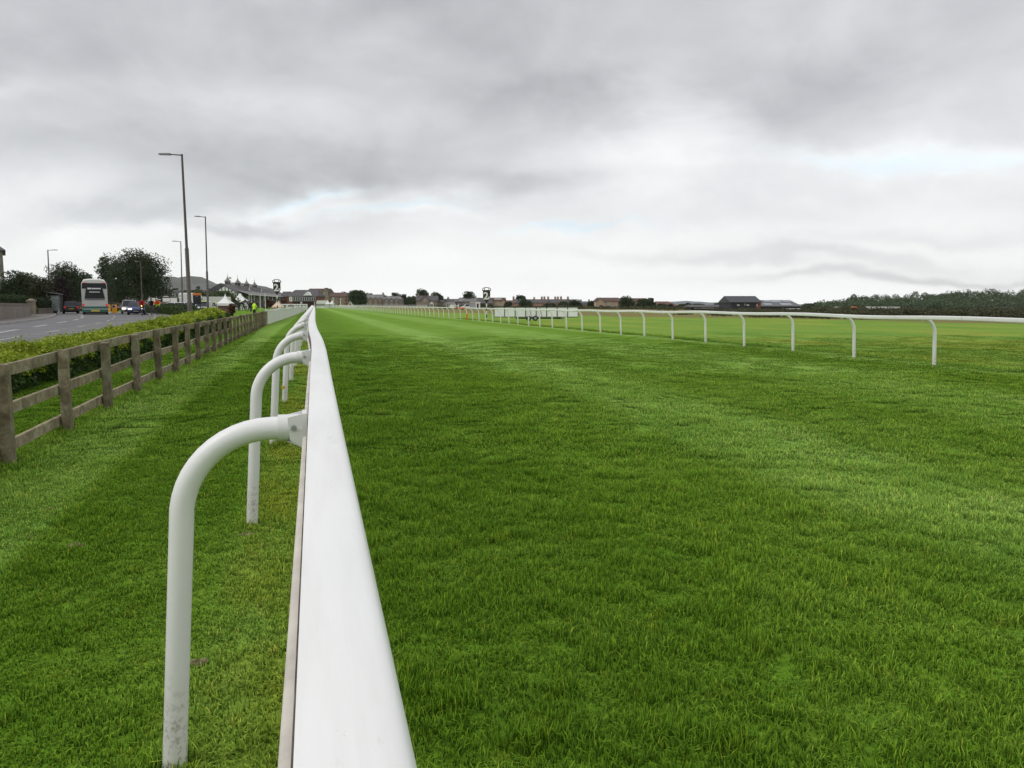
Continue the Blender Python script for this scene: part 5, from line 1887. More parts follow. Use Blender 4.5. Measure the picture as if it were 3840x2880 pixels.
M_POLE = plain('lamp_column', (0.105, 0.090, 0.082), 0.6, 0.2, 1.5)
M_POLEG = plain('grey_steel', (0.20, 0.20, 0.20), 0.5, 0.15, 1.5)
M_BLACK = plain('black_plastic', (0.014, 0.014, 0.015), 0.5, 0.2)
M_RUB = plain('rubber', (0.018, 0.018, 0.018), 0.85, 0.2)
M_RIM = plain('alloy_rim', (0.33, 0.33, 0.34), 0.35, 0.1, metal=0.7)
M_WSIGN = plain('white_sign', (0.76, 0.76, 0.74), 0.5, 0.04)
M_YEL = plain('yellow_plate', (0.62, 0.50, 0.06), 0.5, 0.05)
M_REDL = plain('red_lamp', (0.55, 0.02, 0.015), 0.3, 0.05, emit=0.5)
M_HEAD = plain('head_lamp', (0.9, 0.9, 0.86), 0.2, 0.02, emit=2.2)


def lamp_post(label, px, Y, top, arm_px, lean=0.0, split=0.45, r=0.10, mat=M_POLE, base=0.33, group='street lamps along the road'):
    p_ = at(px, Y, base)
    h = Zp(top, Y) - base
    t = thing('street_lamp', label, 'street lamp', p_, 0, group)
    t.rotation_euler = (0, -lean, 0)
    MB().lathe([(r * 1.25, -0.3), (r * 1.25, 1.3), (r * 1.02, 1.35), (r, h * split), (r * 0.72, h * split + 0.08)], (0, 0, 0), 12).build('lower_column', mat, t, smooth=40)
    MB().lathe([(r * 0.70, h * split), (r * 0.52, h)], (0, 0, 0), 12).build('upper_column', mat, t, smooth=40)
    L = arm_px / FPX * Y
    sg = 1 if L > 0 else -1
    arm = MB().tube([(0, 0, h - 0.06), (L * 0.45, 0, h - 0.01), (L * 0.55, 0, h)], [0.035, 0.03, 0.03], 8).build('arm', mat, t, smooth=60)
    x0, x1 = L * 0.5, L
    MB().add([(x0, -.10, h - .05), (x1, -.14, h - .02), (x1, .14, h - .02), (x0, .10, h - .05), (x0, -.08, h + .05), (x1 - sg * .05, -.10, h + .05), (x1 - sg * .05, .10, h + .05), (x0, .08, h + .05)],
             [(3, 2, 1, 0), (4, 5, 6, 7), (0, 1, 5, 4), (1, 2, 6, 5), (2, 3, 7, 6), (3, 0, 4, 7)]).build('lantern', M_POLEG, arm)
    return t


lamp_post('nearest tall street lamp, leaning slightly, arm over the road', 715, 42, 578, -84, 0.006, r=0.105)
lamp_post('second tall street lamp, right of the nearest one', 781, 72, 812, -40, -0.014, r=0.10)
lamp_post('distant thin street lamp beside the nearest one', 685, 100, 905, -32, -0.02, r=0.11)
lamp_post('street lamp rising above the garden trees at the far left', 190, 96, 937, 36, -0.02, r=0.12)
lamp_post('shorter street lamp in front of the tall rounded tree', 535, 104, 981, -20, -0.01, split=0.3, r=0.10)

# bus stop pole with flag
t = thing('bus_stop_sign', 'bus stop pole with white flag sign beside the nearest street lamp', 'bus stop', at(686, 78, 0.33))
hb = Zp(1103, 78) - 0.33
MB().tube([(0, 0, -0.2), (0, 0, hb)], 0.045, 10).build('pole', M_POLEG, t, smooth=60)
fl_ = MB().box((-0.19, 0, hb - 0.20), (0.36, 0.03, 0.40)).build('flag', M_WSIGN, t)
MB().box((-0.19, -0.018, hb - 0.19), (0.30, 0.006, 0.055)).build('printed_band', M_BLACK, fl_)
# black sign with orange head on two legs
t = thing('notice_board', 'tall black notice board with orange header on two legs', 'notice board', at(742, 66, 0.3))
wq, zt, zb = 31 / FPX * 66, Zp(1099, 66) - 0.3, Zp(1141, 66) - 0.3
MB().span(-wq / 2 + .02, wq / 2 - .02, -.03, .03, zb, zt - .18).build('board', plain('sign_black', (0.012, 0.012, 0.016), 0.45), t)
MB().span(-wq / 2, wq / 2, -.06, .06, zt - .19, zt).build('header', plain('sign_orange', (0.62, 0.17, 0.03), 0.5), t)
MB().prism([(-.11, zt - .27), (0, zt - .33), (.11, zt - .27), (.08, zt - .24), (-.08, zt - .24)], 'y', -.036, -.031).build('crest', M_POLEG, t)
for s in (-1, 1):
    MB().span(s * wq * .36 - .03, s * wq * .36 + .03, -.04, .04, -.2, zb).build('leg', M_BLACK, t)

# keep-left bollards
def bollard(label, px, Y, h, w):
    t = thing('traffic_bollard', label, 'bollard', at(px, Y, ROADZ + .01), 0, 'keep-left bollards on the traffic island')
    MB().span(-w / 2, w / 2, -.12, .12, 0, .12).build('base', M_WSIGN, t)
    MB().span(-w / 2 * .92, w / 2 * .92, -.10, .10, .12, h).build('shell', plain('bollard_yellow', (0.80, 0.36, 0.02), 0.5, 0.05, emit=0.12), t)
    pts = [(w * .36 * math.cos(a), h - w * .45 + w * .36 * math.sin(a)) for a in np.linspace(0, 2 * math.pi, 14, endpoint=False)]
    d = MB().prism(pts, 'y', -.125, -.102).build('sign_disc', M_WSIGN, t)
    MB().prism([(q[0] * .82, q[1] * 1 + (h - w * .45 - q[1]) * .18) for q in pts], 'y', -.131, -.126).build('blue_disc', plain('sign_blue', (0.02, 0.06, 0.28), 0.5), d)


bollard('yellow keep-left bollard nearer the oncoming cars', 430, 91, 1.15, 0.55)
bollard('yellow keep-left bollard half hidden behind the bus', 407, 100, 1.15, 0.55)

# bus shelter
t = thing('bus_shelter', 'small glazed bus shelter with sloping roof on the left pavement', 'bus shelter', at(210, 93, ROADZ + .12), math.radians(25))
MB().add([(-.9, -1.6, 2.55), (.75, -1.6, 2.25), (.75, 1.6, 2.25), (-.9, 1.6, 2.55), (-.9, -1.6, 2.63), (.75, -1.6, 2.33), (.75, 1.6, 2.33), (-.9, 1.6, 2.63)],
         [(3, 2, 1, 0), (4, 5, 6, 7), (0, 1, 5, 4), (1, 2, 6, 5), (2, 3, 7, 6), (3, 0, 4, 7)]).build('roof', M_SLATEL, t)
for x, y in ((-.7, -1.4), (.6, -1.4), (-.7, 1.4), (.6, 1.4)):
    MB().span(x - .04, x + .04, y - .04, y + .04, 0, 2.35).build('post', M_POLEG, t)
m, nt, b = new_mat('shelter_glass')
b.inputs['Base Color'].default_value = (0.45, 0.52, 0.50, 1)
b.inputs['Roughness'].default_value = 0.15
b.inputs['Alpha'].default_value = 0.35
for y in (-1.4, 1.4):
    MB().span(-.66, .56, y - .012, y + .012, .25, 2.1).build('glass_panel', m, t)
MB().span(-.72, -.69, -1.36, 1.36, .25, 2.1).build('glass_panel', m, t)
MB().span(-.6, -.25, -1.2, 1.2, .45, .52).build('bench', M_POLEG, t)

# ================================================================== VEHICLES
def wheel(parent, x, y, r, w=0.2):
    side = 1 if x > 0 else -1
    o = MB().tube([(-w / 2, 0, 0), (-w / 2 + .03, 0, 0), (w / 2 - .03, 0, 0), (w / 2, 0, 0)], [r * .9, r, r, r * .9], 18).build('wheel', M_RUB, parent, smooth=40, loc=(x, y, r))
    MB().tube([(side * (w / 2 - .01), 0, 0), (side * (w / 2 + .012), 0, 0)], [r * .62, r * .56], 14).build('rim', M_RIM, o, smooth=40)
    return o


def paint(name, col, rough=0.3):
    return plain(name, col, rough, 0.05, 1.0, spec=0.6)


def car(label, p_, rz, col, L=4.1, Wd=1.74, H=1.46, lights=False, estate=0.88, group='cars on the road', bonnet=0.25, name='car', plate=None):
    """front towards local -y"""
    t = thing(name, label, 'car', p_, rz, group)
    w = Wd / 2
    st = [(0.00, .78, .34, .56), (0.03, .92, .24, .68), (0.12, 1.0, .20, .80), (bonnet, 1.0, .19, .92), (.6, 1.0, .19, .95), (.88, 1.0, .21, .98), (.97, .95, .27, .95), (1.0, .84, .36, .86)]
    rings = []
    for f, k, z0, z1 in st:
        y = -L / 2 + f * L
        a = w * k
        rings.append([(-a * .94, y, z0), (-a, y, z0 + .12), (-a, y, (z0 + z1) / 2), (-a * .95, y, z1 - .04), (-a * .86, y, z1), (a * .86, y, z1), (a * .95, y, z1 - .04), (a, y, (z0 + z1) / 2), (a, y, z0 + .12), (a * .94, y, z0)])
    MB().loft(rings).build('body', col, t, smooth=35)
    yb0, yb1, yt0, yt1 = -L / 2 + bonnet * L, L / 2 - .04 * L, -L / 2 + (bonnet + .17) * L, -L / 2 + estate * L
    zb = .92
    gl = MB().add([(-w * .92, yb0, zb), (w * .92, yb0, zb), (w * .92, yb1, zb), (-w * .92, yb1, zb), (-w * .72, yt0, H - .05), (w * .72, yt0, H - .05), (w * .72, yt1, H - .05), (-w * .72, yt1, H - .05)],
                  [(3, 2, 1, 0), (4, 5, 6, 7), (0, 1, 5, 4), (1, 2, 6, 5), (2, 3, 7, 6), (3, 0, 4, 7)]).build('windows', GLASS, t)
    rf = MB()
    rf.add([(-w * .74, yt0, H - .05), (w * .74, yt0, H - .05), (w * .74, yt1, H - .05), (-w * .74, yt1, H - .05), (-w * .62, yt0 + .15, H), (w * .62, yt0 + .15, H), (w * .62, yt1 - .1, H), (-w * .62, yt1 - .1, H)],
           [(3, 2, 1, 0), (4, 5, 6, 7), (0, 1, 5, 4), (1, 2, 6, 5), (2, 3, 7, 6), (3, 0, 4, 7)])
    for s in (-1, 1):
        for (ya, yb_) in ((yb0, yt0), (yb1, yt1), ((yb0 + yb1) / 2, (yt0 + yt1) / 2)):
            rf.tube([(s * w * .925, ya, zb - .02), (s * w * .725, yb_, H - .04)], .035, 6)
    rf.build('roof', col, t, smooth=35)
    for s in (-1, 1):
        for f in (.18, .80):
            wheel(t, s * (w - .09), -L / 2 + f * L, .31)
        MB().box((s * w * .68, -L / 2 + .05, .66), (w * .42, .14, .16)).build('headlight', M_HEAD if lights else plain('lamp_glass', (.5, .5, .5), .2), t)
        MB().box((s * w * .80, L / 2 - .04, .80), (w * .22, .12, .24)).build('tail_light', M_REDL, t)
        MB().box((s * (w + .08), yb0 + .28, .98), (.16, .10, .12)).build('mirror', col, t)
    MB().box((0, -L / 2 + .0, .46), (w * 1.1, .05, .16)).build('grille', M_BLACK, t)
    MB().box((0, -L / 2 - .015, .42), (.52, .02, .11)).build('number_plate', M_WSIGN, t)
    MB().box((0, L / 2 - .0, .62), (.52, .02, .11)).build('number_plate', M_YEL, t)
    return t


ROADA = math.radians(30)
car('black hatchback driving away left of the bus', at(266, 95, ROADZ + .014), ROADA + math.pi + .05, paint('paint_black', (0.012, 0.010, 0.012)), 3.9, 1.72, 1.50)
car('dark maroon car ahead of the black hatchback', at(301, 116, ROADZ + .014), ROADA + math.pi + .1, paint('paint_maroon', (0.06, 0.010, 0.015)))
car('blue car with headlights on coming toward the camera', at(513, 84, ROADZ + .014), ROADA - .08, paint('paint_blue', (0.012, 0.018, 0.10)), 4.0, 1.78, 1.44, lights=True)
car('silver people carrier close behind the blue car', at(487, 93, ROADZ + .014), ROADA - .05, paint('paint_silver', (0.46, 0.45, 0.42)), 4.4, 1.84, 1.68, lights=True)
car('red car glimpsed beyond the traffic island', at(452, 135, ROADZ + .014), ROADA + .2, paint('paint_red', (0.20, 0.015, 0.015)))
car('grey-blue car half hidden right of the bus', at(415, 118, ROADZ + .014), ROADA, paint('paint_greyblue', (0.10, 0.12, 0.15)))
car('white car parked behind the roadside hedge', at(678, 100, .3), math.radians(115), paint('paint_white', (0.74, 0.74, 0.72)), group='vehicles parked by the racecourse')
car('white estate parked just left of the black sign', at(722, 96, .3), math.radians(100), paint('paint_white', (0.74, 0.74, 0.72)), 4.6, 1.8, 1.46, estate=.92, group='vehicles parked by the racecourse')
M_FLUO = plain('fluorescent_yellow', (0.55, 0.75, 0.02), 0.5, 0.05, emit=0.10)
sc_ = car('white support car with fluorescent yellow edging right of the black sign', at(766, 92, .3), math.radians(12), paint('paint_white', (0.74, 0.74, 0.72)), 4.4, 1.8, 1.6, group='vehicles parked by the racecourse')
for s in (-1, 1):
    MB().box((s * .66, -.55, 1.27), (.07, .09, .72)).build('yellow_edging', M_FLUO, sc_)
MB().box((0, -.50, 1.62), (1.34, .10, .08)).build('yellow_edging', M_FLUO, sc_)
sc_ = car('second support car edged in fluorescent yellow, partly behind the street lamp', at(789, 97, .3), math.radians(20), paint('paint_white', (0.74, 0.74, 0.72)), 4.2, 1.8, 1.5, group='vehicles parked by the racecourse')
MB().box((0.1, -.50, 1.52), (1.3, .10, .08)).box((.72, -.5, 1.2), (.07, .09, .6)).build('yellow_edging', M_FLUO, sc_)


def box_van(label, p_, rz, col, L, Wd, H, nose=True, group='vehicles parked by the racecourse', name='van', cat='van', cabfrac=.22):
    t = thing(name, label, cat, p_, rz, group)
    w = Wd / 2
    prof = [(-L / 2, .35), (L / 2, .35), (L / 2, H - .12), (L / 2 - .12, H)]
    if nose:
        prof += [(-L / 2 + cabfrac * L + .2, H), (-L / 2 + cabfrac * L * .55, H * .80), (-L / 2 + .10, H * .46), (-L / 2, H * .40)]
    else:
        prof += [(-L / 2 + .12, H), (-L / 2, H - .12)]
    MB().prism(prof, 'x', -w, w).build('body', col, t)
    if nose:
        ya, yb_ = -L / 2 + .12, -L / 2 + cabfrac * L * .52
        MB().add([(-w * .86, ya - .02, H * .49), (w * .86, ya - .02, H * .49), (w * .8, yb_ - .03, H * .80), (-w * .8, yb_ - .03, H * .80)], [(0, 1, 2, 3)]).build('windscreen', GLASS, t)
        for s in (-1, 1):
            MB().add([(s * (w + .012), -L / 2 + .35, H * .52), (s * (w + .012), -L / 2 + cabfrac * L, H * .52), (s * (w + .012), -L / 2 + cabfrac * L, H * .78), (s * (w + .012), -L / 2 + cabfrac * L * .62, H * .78)], [(0, 1, 2, 3)]).build('side_window', GLASS, t)
    for s in (-1, 1):
        for f in (.17, .80):
            wheel(t, s * (w - .1), -L / 2 + f * L, .36)
        MB().box((s * w * .8, -L / 2 - .01, .75), (.3, .06, .2)).build('headlight', plain('lamp_glass', (.5, .5, .5), .2), t)
        MB().box((s * w * .9, L / 2 + .01, .9), (.14, .05, .3)).build('tail_light', M_REDL, t)
    return t


M_WVAN = paint('paint_white_van', (0.76, 0.76, 0.74), 0.4)
box_van('tall white van standing left of the black sign', at(721, 104, .3), math.radians(190), M_WVAN, 5.4, 1.9, 2.75)
box_van('long white box trailer behind the fluorescent cars', at(778, 112, .3), math.radians(95), M_WVAN, 6.0, 2.2, 2.35, nose=False, name='trailer', cat='trailer')
box_van('white box lorry between the street lamp and the pointed tent', at(806, 108, .3), math.radians(92), paint('paint_offwhite', (0.62, 0.62, 0.60), .5), 4.0, 2.2, 2.3, nose=False, name='trailer', cat='trailer')

# ---- double-decker bus seen from the rear
bt = thing('double_decker_bus', 'silver and green double-decker bus driving away along the road', 'bus', at(359, 85, ROADZ + .014), math.radians(29))
BW, BH, BL = 2.58, 4.02, 10.4
GLASS_B = glass_dark('bus_glass', (0.006, 0.007, 0.009), 0.2)
M_BUS = paint('bus_silver', (0.52, 0.52, 0.49), 0.35)
M_BUSC = paint('bus_cream', (0.68, 0.67, 0.62), 0.4)
M_BUSG = paint('bus_green', (0.012, 0.12, 0.085), 0.4)
w = BW / 2


def bus_ring(y, kz, inset):
    pts = []
    for sgn in (-1, 1):
        q = [(w - inset, .28), (w - inset * .5, .6), (w - inset * .5, 3.0), (w - .05 - inset, 3.55), (w - .22 - inset, 3.88 - kz), (w * .5, BH - kz)]
        q = [(sgn * a, y, z) for a, z in q]
        pts += q if sgn < 0 else q[::-1]
    return pts


MB().loft([bus_ring(0.0, .16, .06), bus_ring(.18, .03, .01), bus_ring(.6, 0, 0), bus_ring(BL - .5, 0, 0), bus_ring(BL, .2, .08)]).build('body', M_BUS, bt, smooth=35)
MB().loft([[(a, y, z + .012) for a, y, z in ((-w * .93, y0, 3.56 - k), (-w * .80, y0, 3.92 - k), (-w * .4, y0, BH - k), (w * .4, y0, BH - k), (w * .80, y0, 3.92 - k), (w * .93, y0, 3.56 - k))] for y0, k in ((-.03, .13), (.2, 0.0), (BL - .4, 0), (BL + .01, .15))]).build('roof', M_BUSC, bt, smooth=40)
MB().span(-w * 1.0, w * 1.0, -.045, .5, .28, .92).build('rear_skirt', M_BUSG, bt)
MB().span(-w * 1.005, w * 1.005, -.06, .4, .60, .66).build('white_stripe', M_BUSC, bt)
MB().span(-w * .80, w * .80, -.05, .02, .12, .30).build('bumper', M_BLACK, bt)
MB().prism([(-w * .95, 2.92), (w * .95, 2.92), (w * .91, 3.54), (-w * .91, 3.54)], 'y', -.04, .10).build('upper_rear_window', GLASS_B, bt)
rp = MB().prism([(-w * .78, 1.80), (w * .78, 1.80), (w * .62, 3.06), (-w * .62, 3.06)], 'y', -.055, .05).build('rear_panel', GLASS_B, bt)
MB().span(-w * .52, -w * .24, -.066, -.056, 2.84, 3.02).build('route_number', M_WSIGN, rp)
MB().span(-w * .20, w * .50, -.066, -.056, 2.86, 3.00).build('destination_blind', M_WSIGN, rp)
MB().span(-w * .40, w * .42, -.066, -.056, 2.50, 2.58).build('notice_strip', M_WSIGN, rp)
MB().span(-w * .76, w * .76, -.052, -.03, 1.66, 1.72).build('vent', M_BLACK, bt)
MB().span(-.42, .42, -.068, -.05, .34, .54).build('number_plate', M_YEL, bt)
for s in (-1, 1):
    MB().span(s * w * .82, s * w * .97, -.06, .0, .95, 1.22).build('tail_light', M_REDL, bt)
    MB().span(s * w * .55, s * w * .85, -.035, .0, 3.54, 3.60).build('marker_light', M_REDL, bt)
    for f in (2.4, 8.0):
        wheel(bt, s * (w - .14), f, .47, .28)
    for z0, z1 in ((1.55, 2.35), (2.95, 3.5)):
        for i in range(6):
            MB().span(s * (w - .02), s * (w + .012), .9 + i * 1.5, 2.25 + i * 1.5, z0, z1).build('side_window', GLASS, bt)
    MB().box((s * (w + .15), BL - .2, 2.2), (.16, .12, .4)).build('mirror', M_BLACK, bt)

# ================================================================== RACECOURSE FURNITURE
def text_mesh(body, size, depth, thick, name):
    cu = bpy.data.curves.new('lettering', 'FONT')
    cu.body = body
    cu.size = size
    cu.extrude = depth
    cu.offset = thick
    cu.align_x = 'CENTER'
    cu.resolution_u = 4
    o = bpy.data.objects.new('lettering', cu)
    COL.objects.link(o)
    bpy.context.view_layer.update()
    me = bpy.data.meshes.new_from_object(o.evaluated_get(bpy.context.evaluated_depsgraph_get()))
    bpy.data.objects.remove(o)
    me.name = name
    me.materials.clear()
    me.materials.append(M_WSIGN)
    return me


M_MARK = plain('marker_dark', (0.030, 0.016, 0.018), 0.45, 0.1)
TWO, EFF = text_mesh('2', 0.90, 0.006, 0.030, 'numeral'), text_mesh('F', 0.31, 0.006, 0.018, 'letter')


def furlong(label, p_, h, rz):
    t = thing('furlong_marker', label, 'distance marker', p_, rz, 'two-furlong markers either side of the track')
    zt = h - .30                                     # top of the board body
    bw, bh = .33, .84
    prof = [(-bw, zt), (-bw, zt - bh * .80), (-bw * .72, zt - bh), (-.07, zt - bh - .22), (.07, zt - bh - .22), (bw * .72, zt - bh), (bw, zt - bh * .80), (bw, zt)]
    bd = MB().prism(prof, 'y', -.035, .035).build('board', M_MARK, t)
    n = 14
    rings = []
    for i in range(n + 1):
        a = math.pi * i / n
        x, z = -(bw + .04) * math.cos(a), zt + .06 + .21 * math.sin(a) ** .7
        rings.append((x, 0, z))
    MB().tube([(-bw - .04, 0, zt - .02)] + rings + [(bw + .04, 0, zt - .02)], .032, 8).build('crown_hoop', M_MARK, t, smooth=60)
    for s in (-1, 1):
        MB().span(s * .19 - .025, s * .19 + .025, -.02, .02, zt - .01, zt + .20).build('hoop_strut', M_MARK, t)
    MB().span(-bw, bw, -.03, .03, zt, zt + .05).build('hoop_base', M_MARK, t)
    o = link_obj('numeral', TWO, bd)
    o.location, o.rotation_euler = (-.06, -.042, zt - .78), (math.pi / 2, 0, 0)
    o = link_obj('letter', EFF, bd)
    o.location, o.rotation_euler = (.22, -.042, zt - .78), (math.pi / 2, 0, 0)
    z = zt - bh - .2
    i = 0
    MB().tube([(0, 0, z), (0, 0, z - .12)], .055, 10).build('pole_band', M_MARK, t, smooth=60)
    z -= .12
    while z > -.2:
        z2 = max(-.2, z - .33)
        MB().tube([(0, 0, z), (0, 0, z2)], .045, 10).build('pole_band', M_WSIGN if i % 2 == 0 else M_MARK, t, smooth=60)
        z, i = z2, i + 1
    return t


xr, yr, zr = ray_ground(1825, 1196)
furlong('black furlong marker reading 2F standing behind the right-hand rail', (xr, yr, zr), Zp(1077, yr) - zr, math.radians(4))
xl, yl, zl = at(1042, 70)
furlong('black furlong marker reading 2F standing behind the white barrier on the left', (xl, yl, zl), Zp(1047, yl) - zl, math.radians(6))

# ---- trailer carrying eight white boards
TY = 60.5
tr = thing('board_trailer', 'trailer carrying a row of eight framed white boards behind the right-hand rail', 'trailer', at(2010, TY), math.radians(1))
x0, x1 = W(1853, TY) - tr.location.x, W(2168, TY) - tr.location.x
zt_, zb_ = Zp(1151, TY) - .17, Zp(1190, TY) - .17
pw = (x1 - x0) / 8
for i in range(8):
    a, b_ = x0 + i * pw, x0 + (i + 1) * pw
    pn = MB().span(a + .035, b_ - .035, -.02, .02, zb_ + .05, zt_ - .05).build('panel', plain('panel_white', (0.86, 0.86, 0.85), .55, .03), tr)
    fm = MB().span(a + .005, a + .034, -.035, .03, zb_, zt_).span(b_ - .034, b_ - .005, -.035, .03, zb_, zt_).span(a + .034, b_ - .034, -.035, .03, zt_ - .05, zt_).span(a + .034, b_ - .034, -.035, .03, zb_, zb_ + .05)
    fm.build('frame', M_BLACK, pn)
    if i in (3, 4):
        MB().tube([(a + pw * .35, -.04, zt_ - .05), (a + pw * .55, -.04, zb_ + .05)], .018, 6).build('stay', M_POLEG, tr)
MB().span(x0 + pw * 2.05, x1 - pw * 1.6, .02, .30, zb_ - .12, zb_ - .02).build('chassis', M_BLACK, tr)
for x in (-.30, .30):
    for y in (-.10, .80):
        wh = MB().tube([(0, -.09, 0), (0, .09, 0)], [.20, .20], 16).build('wheel', M_RUB, tr, smooth=40, loc=(x * .9 + W(1995, TY) - tr.location.x, y, .20))
        MB().tube([(0, -.10, 0), (0, -.088, 0)], [.10, .11], 12).build('rim', M_RIM, wh)
MB().span(W(2085, TY) - tr.location.x, W(2115, TY) - tr.location.x, .1, .16, zb_ - .14, zb_ - .06).build('drawbar', M_POLEG, tr)
MB().tube([(W(2102, TY) - tr.location.x, .12, -.02), (W(2102, TY) - tr.location.x, .12, .52)], .03, 8).build('jockey_wheel', M_WSIGN, tr)

# ---- hoarding with four sign boards and the kiosk below it
hx = at(612, 110, .3)
h_ = thing('sign_hoarding', 'row of black and white sign boards mounted above the kiosk', 'hoarding', hx)
for (a, b_, r0, r1, mt) in ((560, 585, 1117, 1132, M_WSIGN), (587, 610, 1116, 1131, M_BLACK), (612, 640, 1108, 1116, M_BLACK), (613, 640, 1117.5, 1131, M_WSIGN), (642, 666, 1117, 1134, M_WSIGN)):
    bd = MB().span(W(a, 110) - hx[0], W(b_, 110) - hx[0], -.04, .04, Zp(r1, 110) - .3, Zp(r0, 110) - .3).build('sign_board', mt, h_)
    if mt is M_BLACK:
        zc_ = (Zp(r0, 110) + Zp(r1, 110)) / 2 - .3
        MB().span(W(a + 4, 110) - hx[0], W(b_ - 4, 110) - hx[0], -.05, -.041, zc_ - .04, zc_ + .07).build('lettering', M_WSIGN, bd)
for c in (563, 588, 611, 641, 665):
    MB().span(W(c, 110) - hx[0] - .05, W(c, 110) - hx[0] + .05, .05, .13, -.2, Zp(1110, 110) - .3).build('post', M_POLEG, h_)
k_ = thing('kiosk', 'dark red kiosk with pale counter edge under the sign boards', 'kiosk', at(612, 108, .3))
ka, kb = W(588, 108) - k_.location.x, W(637, 108) - k_.location.x
kt = Zp(1135, 108) - .3
MB().span(ka, kb, .2, 1.8, 0, kt - .1).build('body', plain('kiosk_maroon', (0.035, 0.015, 0.015), .6), k_)
MB().span(ka - .1, kb + .1, -.3, 2.0, kt - .1, kt).build('roof', plain('kiosk_trim', (0.40, 0.33, 0.28), .6), k_)
for x in (ka + .05, kb - .05):
    MB().span(x - .07, x + .07, -.25, -.1, 0, kt - .1).build('post', plain('kiosk_trim', (0.40, 0.33, 0.28), .6), k_)
MB().span(ka + 1.0, kb - .5, -.2, .2, .45, .6).build('counter', M_CANVASG, k_)


# ---- tents
def pagoda(label, px0, px1, top, eave, Y, wallz=None, mat=M_CANVAS, name='tent', peak=.06, group='tents near the grandstand', skirt=None, rz=0.0, n=14):
    xc = (W(px0, Y) + W(px1, Y)) / 2
    w = (W(px1, Y) - W(px0, Y)) / 2
    g = gz_xy(xc, Y)
    t = thing(name, label, 'tent', (xc, Y, g), rz, group)
    zt, ze = Zp(top, Y) - g, Zp(eave, Y) - g
    rings = []
    for i in range(9):
        u = i / 8
        k = (1 - u) ** 1.9 * (1 - peak) + peak * (1 - u * .6)
        z = ze + (zt - ze) * u
        rings.append([(sx_ * w * k, w + sy_ * w * k, z) for sx_, sy_ in ((-1, -1), (0, -1), (1, -1), (1, 0), (1, 1), (0, 1), (-1, 1), (-1, 0))])
    MB().loft(rings).build('canopy', mat, t, smooth=50)
    MB().span(-w * .99, w * .99, .02, .08, ze - .28, ze + .01).build('valance', mat, t)
    for sx_, sy_ in ((-1, -1), (1, -1), (1, 1), (-1, 1)):
        MB().span(sx_ * w * .95 - .05, sx_ * w * .95 + .05, w + sy_ * w * .95 - .05, w + sy_ * w * .95 + .05, 0, ze).build('pole', M_POLEG, t)
    if skirt:
        MB().span(-w * .93, w * .93, .3, 2 * w - .1, 0, ze * .95).build('side_wall', skirt, t)
    return t


pagoda('pointed white pagoda tent with reddish sides at the end of the hedge', 812, 863, 1101, 1138, 95, skirt=plain('tent_side', (0.25, 0.13, 0.11), .8))
pagoda('small black gazebo in front of the grandstand', 896, 933, 1120, 1136, 140, mat=plain('gazebo_black', (0.014, 0.013, 0.020), .6), peak=.03)
pagoda('white tent left of the black gazebo with long sloping roof', 868, 918, 1100, 1128, 175, mat=M_CANVAS, peak=.3, skirt=M_CANVASG)
pagoda('peach-coloured canopy behind the white barrier', 1018, 1056, 1127, 1150, 160, mat=plain('canvas_peach', (0.72, 0.52, 0.38), .7), peak=.35, skirt=plain('canvas_peach', (0.72, 0.52, 0.38), .7))
pagoda('left of the twin-peaked white tents at the end of the track', 1219, 1236, 1123, 1139, 300, peak=.05, skirt=M_CANVASG)
pagoda('right of the twin-peaked white tents at the end of the track', 1235, 1252, 1123, 1139, 300, peak=.05, skirt=M_CANVASG)
mq_ = thing('marquee', 'low white marquee with windowed side beyond the pavilion', 'marquee', at(1202, 315), 0, 'tents near the grandstand')
mx0, mx1 = W(1186, 315) - mq_.location.x, W(1218, 315) - mq_.location.x
mz = Zp(1133, 315) - .17
MB().prism([(mx0, mz), (mx1, mz), (mx1 * .8, Zp(1127, 315) - .17), (mx0 * .8, Zp(1127, 315) - .17)], 'y', 0, 6).build('roof', M_CANVAS, mq_)
MB().span(mx0, mx1, .05, 5.9, 0, mz).build('side_wall', M_CANVAS, mq_)
for i in range(8):
    x = mx0 + (mx1 - mx0) * (i + .5) / 8
    MB().span(x - .14, x + .14, -.02, .06, .7, 1.7).build('window', GLASS, mq_)

# ---- paddock rails, poles and small signs
def rail_fence(label, pts, h, nr, mat=M_CANVAS, post=3.0, name='paddock_rail'):
    t = thing(name, label, 'fence', (0, 0, 0))
    for a, b_ in zip(pts, pts[1:]):
        a, b_ = np.array(a), np.array(b_)
        L = np.hypot(*(b_ - a))
        an = math.atan2(*(b_ - a)[::-1])
        m_ = (a + b_) / 2
        g = gz_xy(*m_)
        n = max(1, int(L / post))
        for i in range(n + 1):
            c = a + (b_ - a) * i / n
            MB().box((0, 0, h / 2), (.12, .12, h)).build('post', mat, t, loc=(c[0], c[1], g), rot=(0, 0, an))
        for k in range(nr):
            MB().box((0, 0, 0), (L, .05, .13)).build('rail', mat, t, loc=(m_[0], m_[1], g + h * (1 - k * .42) - .08), rot=(0, 0, an))
    return t


